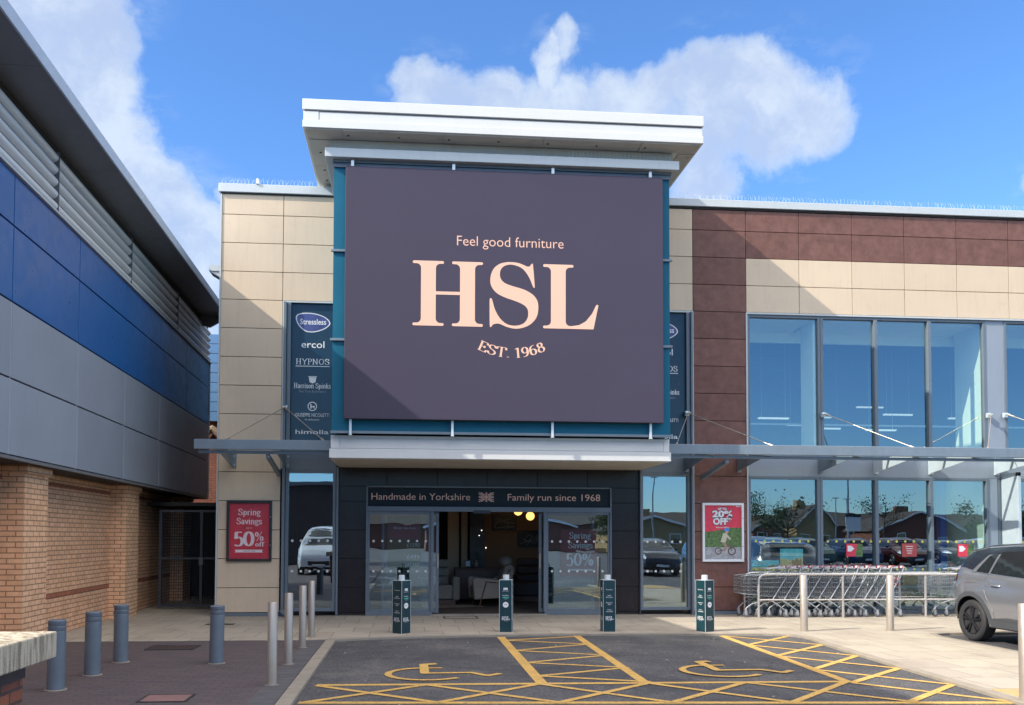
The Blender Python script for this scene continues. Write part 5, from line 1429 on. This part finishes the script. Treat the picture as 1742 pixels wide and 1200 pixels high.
def make_car(label, paint, group=None, shape=None, loc=(0, 0, 0), rz=0, rim=RIMB, roofm=None, plates=None, name='parked_car', cat='car', clad=True):
    S = shape or CarShape(); T = thing(name, label, cat, loc, rz, group); o = (0, 0, 0)
    ys = sorted(set([round(S.L * k / 60, 4) for k in range(61)] + [round(w_ + .40 * math.cos(R(a)), 4) for w_ in S.wr for a in range(0, 181, 12)] + [.02, .05, S.L - .02, S.L - .05]))
    NZ = 22; body = MB(); rows = []
    for y in ys:
        zt = pw(S.top, y); zb = min(S.zb(y), zt - .05); pts = []
        zr = zt - .05
        for k in range(NZ + 1):
            t = k / NZ; z = lerp(zb, zr, t); pts.append((S.x(y, z), z))
        xe = pts[-1][0]
        for (f, dz) in ((.97, .022), (.90, .038), (.7, .047), (.35, .05), (0, .052)): pts.append((xe * f, zr + dz))
        rows.append(pts)
    m_ = len(rows[0]); vs = []
    for y, pts in zip(ys, rows):
        vs += [(-p[0], y, p[1]) for p in pts] + [(p[0], y, p[1]) for p in reversed(pts[:-1])]
    M_ = 2 * m_ - 1
    fs = []
    for i in range(len(ys) - 1):
        for k in range(M_ - 1): fs.append((i * M_ + k, i * M_ + k + 1, (i + 1) * M_ + k + 1, (i + 1) * M_ + k))
    fs.append(tuple(range(M_ - 1, -1, -1))); fs.append(tuple((len(ys) - 1) * M_ + k for k in range(M_)))
    body.add(vs, fs)
    # underbody
    B = body.build('body', paint, T, o, smooth=True)
    MB().box(-S.W + .12, S.W - .12, .25, S.L - .25, .24, .55).build('underbody', BLACKP, T, o)
    def patch(nm, poly, m, off=.006, both=True, parent=T, n=8, lab=None):
        """poly in (y,z) wrapped onto the side surface"""
        for s in ((-1, 1) if both else (-1,)):
            q = MB()
            # subdivide polygon by scanlines in z
            zs = sorted(set([p[1] for p in poly])); z0, z1 = zs[0], zs[-1]
            levels = sorted(set([z0 + (z1 - z0) * k / n for k in range(n + 1)] + zs))
            prev = None
            for z in levels:
                xs_ = []
                for (a, b) in zip(poly, poly[1:] + poly[:1]):
                    if abs(a[1] - b[1]) < 1e-9:
                        if abs(a[1] - z) < 1e-9: xs_ += [a[0], b[0]]
                        continue
                    t = (z - a[1]) / (b[1] - a[1])
                    if -1e-9 <= t <= 1 + 1e-9: xs_.append(a[0] + t * (b[0] - a[0]))
                a, b = min(xs_), max(xs_)
                row = [(a + (b - a) * k / 10, z) for k in range(11)]
                if prev:
                    v_ = [(s * (S.x(p[0], p[1]) + off), p[0], p[1]) for p in prev + row]
                    q.add(v_, [(k, k + 1, k + 12, k + 11) if s > 0 else (k + 11, k + 12, k + 1, k) for k in range(10)])
                prev = row
            q.build(nm, m, parent, o, smooth=True, label=lab)
    def strip(pts, w_, off, q):
        for s in (-1, 1):
            P3 = []
            for (y, z) in pts: P3.append((s * (S.x(y, z) + off), y, z))
            q.tube(P3, w_, 4)
    if name == 'parked_van':
        patch('side_glass', [(3.55, 1.15), (4.35, 1.15), (4.15, 1.62), (3.55, 1.66)], CGLASS)
    else:
        patch('quarter_glass', [(.72, 1.14), (1.02, 1.12), (1.08, 1.46), (.90, 1.40)], CGLASS)
        patch('side_glass', [(1.07, 1.12), (1.98, 1.07), (1.98, 1.52), (1.14, 1.48)], CGLASS)
        patch('side_glass', [(2.05, 1.065), (3.10, 1.05), (2.62, 1.49), (2.05, 1.52)], CGLASS)
    st = MB()
    if name != 'parked_van':
        strip([(.62, 1.13), (.72, 1.125), (1.5, 1.085), (2.4, 1.05), (3.15, 1.035)], .007, .006, st)
        strip([(.5, 1.47), (.8, 1.53), (1.3, 1.555), (2.0, 1.55), (2.6, 1.50), (3.1, 1.20)], .008, .004, st)
        st.build('window_trim', CHR, T, o)
        sm = MB()
        strip([(1.00, 1.10), (1.03, .95), (1.0, .86), (1.06, .74), (1.2, .52), (1.24, .30)], .0035, .001, sm)
        strip([(2.02, 1.05), (2.01, .7), (2.03, .30)], .0035, .001, sm); strip([(3.12, 1.03), (3.10, .7), (3.06, .30)], .0035, .001, sm)
        strip([(.52, .95), (.55, .80), (.76, .80), (.75, .96), (.52, .95)], .003, .001, sm)
        sm.build('door_gap', BLACKP, T, o)
        for yh in (1.16, 2.14):
            h_ = MB()
            for s in (-1, 1):
                h_.tube([(s * (S.x(yh, .93) + .004), yh, .935), (s * (S.x(yh, .93) + .035), yh + .04, .94), (s * (S.x(yh, .93) + .035), yh + .17, .935), (s * (S.x(yh, .93) + .004), yh + .21, .93)], .013, 8)
            h_.build('door_handle', paint, T, o, smooth=True)
        for s in (-1, 1):
            MB().sphere((s * (S.W + .06), 2.98, 1.10), .10, 12, 8, (1.1, .6, .75)).build('wing_mirror', paint, T, o, smooth=True)
    # glazing front / rear following the roof line
    def glz(nm, y0, y1, m, wf=.86):
        q = MB(); N_ = 6; K = 8; rows_ = []
        for i in range(N_ + 1):
            y = lerp(y0, y1, i / N_); zt = pw(S.top, y); xe = S.x(y, zt - .05) * wf
            rows_.append([(lerp(-xe, xe, k / K), y, zt + .008 - .030 * (abs(2 * k / K - 1) ** 4)) for k in range(K + 1)])
        vs_ = [p for r in rows_ for p in r]; q.add(vs_, [(i * (K + 1) + k, i * (K + 1) + k + 1, (i + 1) * (K + 1) + k + 1, (i + 1) * (K + 1) + k) for i in range(N_) for k in range(K)])
        q.build(nm, m, T, o, smooth=True)
    if name != 'parked_van':
        glz('windscreen', 2.72, 3.36, CGLASS); glz('rear_window', .16, .42, CGLASS)
        if roofm:
            glz('roof_panel', .44, 2.70, roofm, .985)
            patch('roof_edge', [(.20, 1.20), (.62, 1.16), (.86, 1.42), (2.6, 1.50), (2.6, 1.55), (1.6, 1.575), (.78, 1.53), (.45, 1.45)], roofm, .003)
    else:
        glz('windscreen', 3.95, 4.45, CGLASS)
    if clad:
        for wy in S.wr:
            q = MB()
            for s in (-1, 1):
                pts = []
                for a in range(-2, 183, 8):
                    y_, z_ = wy + .40 * math.cos(R(a)), S.rad + .40 * math.sin(R(a)); y2, z2 = wy + .475 * math.cos(R(a)), S.rad + .475 * math.sin(R(a))
                    z_ = max(z_, .24); z2 = max(z2, .24)
                    pts.append(((s * (S.x(y_, z_) + .014), y_, z_), (s * (S.x(y2, z2) + .010), y2, z2), (s * (S.x(y2, z2) - .02), y2, z2)))
                v_ = [p for t in pts for p in t]
                q.add(v_, [(i * 3 + k, i * 3 + k + 1, i * 3 + k + 4, i * 3 + k + 3) for i in range(len(pts) - 1) for k in (0, 1)])
            q.build('arch_trim', PLAST, T, o, smooth=True)
        patch('sill_trim', [(1.10, .27), (2.94, .27), (2.88, .42), (1.5, .44), (1.14, .40)], PLAST, .012)
        patch('sill_trim', [(.03, .38), (.20, .38), (.19, .52), (.03, .60)], PLAST, .008)
    patch('tail_lamp', [(.02, .94), (.02, 1.04), (.26, 1.09), (.30, 1.06), (.16, .95)], TAIL, .006)
    patch('head_lamp', [(S.L - .55, .80), (S.L - .05, .72), (S.L - .04, .80), (S.L - .45, .92)], HEADL, .006)
    # front grille + plate
    MB().box(-.45, .45, S.L - .01, S.L + .012, .42, .60).build('grille', BLACKP, T, o, bevel=.01)
    q = MB().box(-.26, .26, S.L + .012, S.L + .018, .38, .48); q.build('number_plate', WHT, T, o)
    for k, wy in enumerate(S.wr):
        for s in (-1, 1):
            xo = s * (S.W - .015)
            prof = [(.215, -.10), (.30, -.115), (S.rad - .02, -.11), (S.rad, -.08), (S.rad, .08), (S.rad - .02, .105), (.30, .11), (.235, .095), (.22, .07)]
            if s < 0: prof = [(r, -h) for r, h in reversed(prof)]
            W = MB().lathe([(r, h) for r, h in prof], (xo - s * .10, wy, S.rad), 36, 'x').build('wheel', TYRE, T, o, smooth=True)
            rm = MB(); xf = xo - s * .02
            rm.lathe([(.232, -.02), (.236, .0), (.222, .012), (.215, -.03)] if s > 0 else [(.232, .02), (.236, 0), (.222, -.012), (.215, .03)], (xf, wy, S.rad), 36, 'x')
            rm.lathe([(.045, -.02), (.045, .005), (.02, .010)], (xf - (0 if s > 0 else .0), wy, S.rad), 16, 'x')
            for a in range(5):
                for da in (-9, 9):
                    th = R(a * 72 + 90 + da); th2 = R(a * 72 + 90 + da * 2.1)
                    p0 = (xf, wy + .03 * math.cos(th), S.rad + .03 * math.sin(th)); p1 = (xf + s * .004, wy + .225 * math.cos(th2 - R(da * 1.0)), S.rad + .225 * math.sin(th2 - R(da * 1.0)))
                    rm.tube([p0, p1], [.016, .022], 6)
            rm.build('rim', rim, W, o, smooth=True)
            MB().lathe([(.215, -.01), (.215, .01)], (xf - s * .09, wy, S.rad), 24, 'x').build('brake_disc', BLACKP, W, o)
    return T
GREYC = mat('grey_metallic_paint', (.215, .225, .25), .22, .5, var=0, coat=.9)
ROOFB = mat('black_roof_paint', (.015, .02, .028), .15, 0, var=.0, coat=.6)
# grey crossover at the right, tail towards the shop: local +y must point to -Y
car = make_car('metallic grey crossover with black roof beside the loose trolleys', GREYC, loc=(9.86, -3.85, -.03), rz=PI, roofm=ROOFB)
car.scale = (1, 1, .965)

# =================================================================== THINGS BEHIND THE CAMERA (seen as reflections in the glass)
def dark(n_, c): return mat(n_, c, .3, .2, var=.02, coat=.6)
HB = CarShape(4.1, .88, top=[(0, .80), (.05, .95), (.2, 1.15), (.5, 1.40), (.9, 1.46), (1.6, 1.48), (2.2, 1.46), (2.6, 1.36), (3.0, 1.12), (3.2, 1.0), (3.7, .92), (3.95, .82), (4.08, .65), (4.1, .6)], wr=(.75, 3.25))
hatch = make_car('dark navy hatchback facing the shop, parked right behind the viewpoint', dark('navy_paint', (.015, .02, .035)), 'cars parked in the car park behind the viewpoint', loc=(10.6, -22.5, -.03), rz=0, rim=RIMS, clad=False)
cols = [('black hatchback first from the left in the far parked row', (.012, .012, .014)), ('silver hatchback second in the far parked row', (.35, .36, .38)), ('dark green hatchback third in the far parked row', (.015, .05, .035)),
        ('deep blue hatchback fourth in the far parked row', (.008, .02, .07)), ('dark red hatchback fifth in the far parked row', (.05, .006, .006)), ('charcoal hatchback sixth in the far parked row', (.03, .03, .035)), ('pale grey hatchback seventh in the far parked row', (.4, .4, .42)), ('black hatchback last in the far parked row', (.012, .012, .014))]
base = None
for i, (lb, c) in enumerate(cols):
    c_ = copy_tree(hatch, (17.5 + i * 2.7, -33.5, -.03), 0, lb, 'cars parked in the car park behind the viewpoint')
    pm = dark('paint_%d' % i, c)
    for ch in c_.children:
        if ch.name.startswith(('body', 'door_handle', 'wing_mirror')):
            ch.data = ch.data.copy(); ch.data.materials[0] = pm
for i, (lb, c) in enumerate((('light blue hatchback in the near row behind the camera', (.1, .2, .35)), ('grey hatchback beside the light blue one behind the camera', (.2, .2, .21)))):
    c_ = copy_tree(hatch, (13.6 + i * 2.8, -22.6, -.03), 0, lb, 'cars parked in the car park behind the viewpoint')
    pm = dark('paint_n%d' % i, c)
    for ch in c_.children:
        if ch.name.startswith(('body', 'door_handle', 'wing_mirror')):
            ch.data = ch.data.copy(); ch.data.materials[0] = pm
VAN = CarShape(4.9, .98, top=[(0, 1.85), (.05, 1.98), (.3, 2.0), (2.5, 2.02), (3.6, 1.98), (3.95, 1.90), (4.2, 1.60), (4.45, 1.22), (4.7, 1.08), (4.85, .85), (4.9, .7)], belt=[(0, 1.15), (4.0, 1.15), (4.9, .8)], wr=(.95, 3.95))
make_car('white panel van facing the store, seen reflected in the left side window', mat('white_van_paint', (.75, .76, .77), .25, 0, var=.02, coat=.6), shape=VAN, loc=(-3.35, -22.6, -.03), rz=.03, rim=RIMS, name='parked_van', cat='van', clad=False)
RT = brick('roof_tiles', (.06, .045, .04), (.045, .035, .03), (.03, .025, .02), .3, .2, .01)
OPP = thing('brick_block', 'tall dark brick block across the access road behind the van', 'building', (-9, -34, 0))
MB().box(-16, -3.9, -40, -32, 0, 4.4).build('wall', mat('dark_brick_wall', (.075, .05, .042), .8, var=.2), OPP); MB().box(-16.2, -3.8, -40.2, -31.8, 4.4, 4.6).build('parapet', EAVE, OPP)
def house(x, y, w_, d_, he, hp, wallm, label, rz=0):
    T = thing('house', label, 'house', (x, y, 0), rz, 'houses beyond the car park'); o = (0, 0, 0)
    MB().prism([(-w_ / 2, 0), (w_ / 2, 0), (w_ / 2, he), (0, hp), (-w_ / 2, he)], -d_ / 2, d_ / 2, 'y').build('wall', wallm, T, o)
    r = MB(); e = .35; k = (hp - he) / (w_ / 2); sl_ = .16
    for s in (-1, 1):
        pts = [(0, hp + .02), (0, hp + sl_), (s * (w_ / 2 + e), he - e * k + sl_), (s * (w_ / 2 + e), he - e * k + .02)]
        r.prism(pts if s < 0 else pts[::-1], -d_ / 2 - .3, d_ / 2 + .3, 'y')
    r.build('roof', RT, T, o)
    b = MB()
    for s in (-1, 1):
        pts = [(0, hp - .06), (0, hp + sl_ + .02), (s * (w_ / 2 + e), he - e * k + sl_ + .02), (s * (w_ / 2 + e), he - e * k - .06)]
        b.prism(pts if s < 0 else pts[::-1], d_ / 2 + .30, d_ / 2 + .34, 'y')
    b.build('bargeboard', WHT, T, o)
    MB().box(-w_ * .1, w_ * .1 - .3, -.6, .2, hp - .3, hp + .9).build('chimney', wallm, T, o)
    for sx in (-1, 1):
        wf = MB().box(sx * w_ * .25 - .6, sx * w_ * .25 + .6, d_ / 2 + .01, d_ / 2 + .06, .9, 2.1).build('window', WHT, T, o)
        MB().box(sx * w_ * .25 - .52, sx * w_ * .25 + .52, d_ / 2 + .06, d_ / 2 + .07, .98, 2.02).build('pane', CGLASS, wf, o)
    return T
RBR = brick('house_brick', (.26, .085, .05), (.19, .065, .04), (.12, .10, .08)); YBR = brick('house_buff', (.42, .30, .13), (.35, .24, .11), (.2, .17, .12))
house(66.3, -96, 11.5, 9, 2.6, 5.0, RBR, 'red brick gabled house straight beyond the parked row', 0)
house(52.2, -96, 5.0, 8, 3.4, 5.6, YBR, 'narrow buff brick gabled house beside the red brick one', 0)
house(46.5, -97, 4.5, 8, 2.4, 3.9, RBR, 'small low brick gabled house left of the buff house', 0)
house(25.5, -76, 9.0, 8, 2.2, 3.6, YBR, 'pale bungalow beyond the car park on the left side', 0)
house(10.0, -80, 16.0, 8, 2.6, 4.4, RBR, 'wide brick house beyond the car park entrance', 0)
TB = thing('terrace_building', 'long low dark building closing the far side of the car park', 'building', (60, -112, 0))
MB().box(-60, 160, -116, -108, 0, 3.4).build('wall', RBR, TB); MB().prism([(-116.5, 3.3), (-112, 5.2), (-107.5, 3.3)], -61, 161, 'x').build('roof', RT, TB)
BARK = mat('bark', (.07, .055, .04), .9, var=.3, vscale=8)
def tree(x, y, h, cr_, label, lm, n=3200, bare=False):
    T = thing('tree', label, 'tree', (x, y, 0), 0, 'trees beyond the car park'); o = (0, 0, 0)
    tk = MB(); tk.tube([(0, 0, 0), (.05, 0, h * .3), (0, .05, h * .6), (.05, 0, h * .95)], [.14, .11, .07, .02], 7)
    tips = []
    for k in range(26 if bare else 14):
        a = random.uniform(0, 2 * PI); z = random.uniform(.3, .85) * h; l = cr_ * random.uniform(.5, 1.0)
        e = Vector((l * math.cos(a), l * math.sin(a), z + l * random.uniform(.2, .8))); tk.tube([(0, 0, z), (e * .55 + Vector((0, 0, z * .4))), e], [.05, .03, .008], 5, False); tips.append(e)
        if bare:
            for j in range(4):
                f = e + Vector((random.uniform(-.5, .5), random.uniform(-.5, .5), random.uniform(.2, .8))); tk.tube([e * .8 + Vector((0, 0, z * .15)), f], [.012, .004], 3, False); tips.append(f)
    tk.build('trunk', BARK, T, o)
    c = MB(); n = n // 6 if bare else n
    cl = [(random.choice(tips) + Vector((random.gauss(0, .3), random.gauss(0, .3), random.gauss(0, .3))), random.uniform(.35, .8) * cr_ * .5) for _ in range(24)]
    for k in range(n):
        p, r = random.choice(cl); p = p + Vector((random.gauss(0, r), random.gauss(0, r), random.gauss(0, r))) * .6; s = random.uniform(.05, .12)
        u = Vector((random.gauss(0, 1), random.gauss(0, 1), random.gauss(0, 1))).normalized() * s; v = u.cross(Vector((random.gauss(0, 1), random.gauss(0, 1), random.gauss(0, 1)))).normalized() * s
        c.add([p - u, p + v, p + u, p - v], [(0, 1, 2, 3)])
    c.build('crown', lm, T, o)
LF = mat('leaf_green', (.055, .085, .03), .7, var=.4, vscale=2); LFD = mat('leaf_dark', (.03, .05, .022), .7, var=.4, vscale=2)
tree(42, -84, 6.3, 2.6, 'green bushy tree left of the houses', LF)
tree(57, -84, 6.0, 2.6, 'bare branching tree between the two gabled houses', LFD, bare=True)
tree(39, -70, 4.6, 2.6, 'brownish bare tree beside the car park sign', LFD, bare=True)
tree(56, -62, 4.4, 2.6, 'dark dense tree at the right end of the row', LFD)
tree(60, -63, 4.2, 2.4, 'second dark dense tree at the right end of the row', LFD)
tree(64, -62, 4.8, 2.6, 'third and tallest dark tree at the right end of the row', LFD)
tree(20, -66, 4.0, 2.0, 'small tree beside the pale bungalow', LF)
def lamp_post(x, y, h, label):
    T = thing('street_lamp', label, 'street lamp', (x, y, 0), 0, 'car park lamp posts'); o = (0, 0, 0)
    MB().tube([(0, 0, 0), (0, 0, h * .5), (0, 0, h)], [.09, .07, .05], 10).build('pole', STEELP, T, o, smooth=True)
    MB().box(-.35, .35, -.12, .12, h, h + .09).build('lamp_head', STEELP, T, o, bevel=.02)
lamp_post(22.0, -60, 6.9, 'single lamp post nearest the bungalow'); lamp_post(39.0, -60, 5.2, 'shorter lamp post in the middle of the car park'); lamp_post(41.2, -62, 5.2, 'lamp post just beside the shorter one'); lamp_post(31.0, -42, 7.6, 'tall lamp post behind the car park notice')
NS = thing('notice_sign', 'white parking notice board on a post in the car park', 'sign', (30.3, -40, 0)); MB().tube([(30.3, -40, 0), (30.3, -40, 3.2)], .05, 8).build('post', STEELP, NS)
MB().box(29.75, 30.85, -39.96, -39.92, 2.1, 3.15).build('board', WHT, NS); MB().box(29.74, 30.86, -39.97, -39.91, 2.95, 3.17).build('header', BLACKP, NS)

# =================================================================== MANHOLES, LITTER
MHM = mat('iron_cover', (.06, .038, .034), .6, .3, var=.3, vscale=12, bump=.4, bscale=50)
def cover(x, y, w_, d_, label, m=MHM, rz=0.0, z=.0):
    T = thing('manhole_cover', label, 'manhole cover', (x, y, z), rz); o = (0, 0, 0)
    MB().box(-w_ / 2, w_ / 2, -d_ / 2, d_ / 2, -.01, .003).build('plate', m, T, o)
    r = MB().box(-w_ / 2 - .025, -w_ / 2, -d_ / 2 - .025, d_ / 2 + .025, -.01, .005).box(w_ / 2, w_ / 2 + .025, -d_ / 2 - .025, d_ / 2 + .025, -.01, .005).box(-w_ / 2, w_ / 2, -d_ / 2 - .025, -d_ / 2, -.01, .005).box(-w_ / 2, w_ / 2, d_ / 2, d_ / 2 + .025, -.01, .005)
    r.build('rim', DARKJ, T, o)
cover(-3.32, -4.95, .62, .45, 'brown iron cover in the block paving behind the grey bollards')
cover(-2.35, -8.98, .42, .36, 'small pink cover set in the block paving at the bottom of the photo', mat('pink_cover', (.22, .12, .11), .8, var=.2))
cover(1.05, -.48, .62, .42, 'slab-filled inspection cover in the paving outside the doorway', SLAB)
cover(-3.35, -1.6, .45, .16, 'thin drain grate by the alley gate', DARKJ)
lt_ = MB()
for k in range(90):
    x = random.uniform(-1, 8); yv = random.uniform(-9.5, -.6); s = random.uniform(.008, .022); a = random.uniform(0, 6)
    if x > 6.2 and yv < -3.4: continue
    z = .004 if yv > -3.3 else -.0225
    lt_.add([(x + s * math.cos(a + q), yv + s * math.sin(a + q) * random.uniform(.5, 1), z + (.004 if q > 3 else 0)) for q in (0, 1.6, 3.1, 4.7)], [(0, 1, 2, 3)])
o_ = lt_.build('litter_specks', mat('pale_litter', (.45, .40, .32), .8, var=.5, vscale=3)); tag(o_, 'tiny pale scraps and dead leaves scattered over the tarmac and paving', 'litter', kind='stuff')
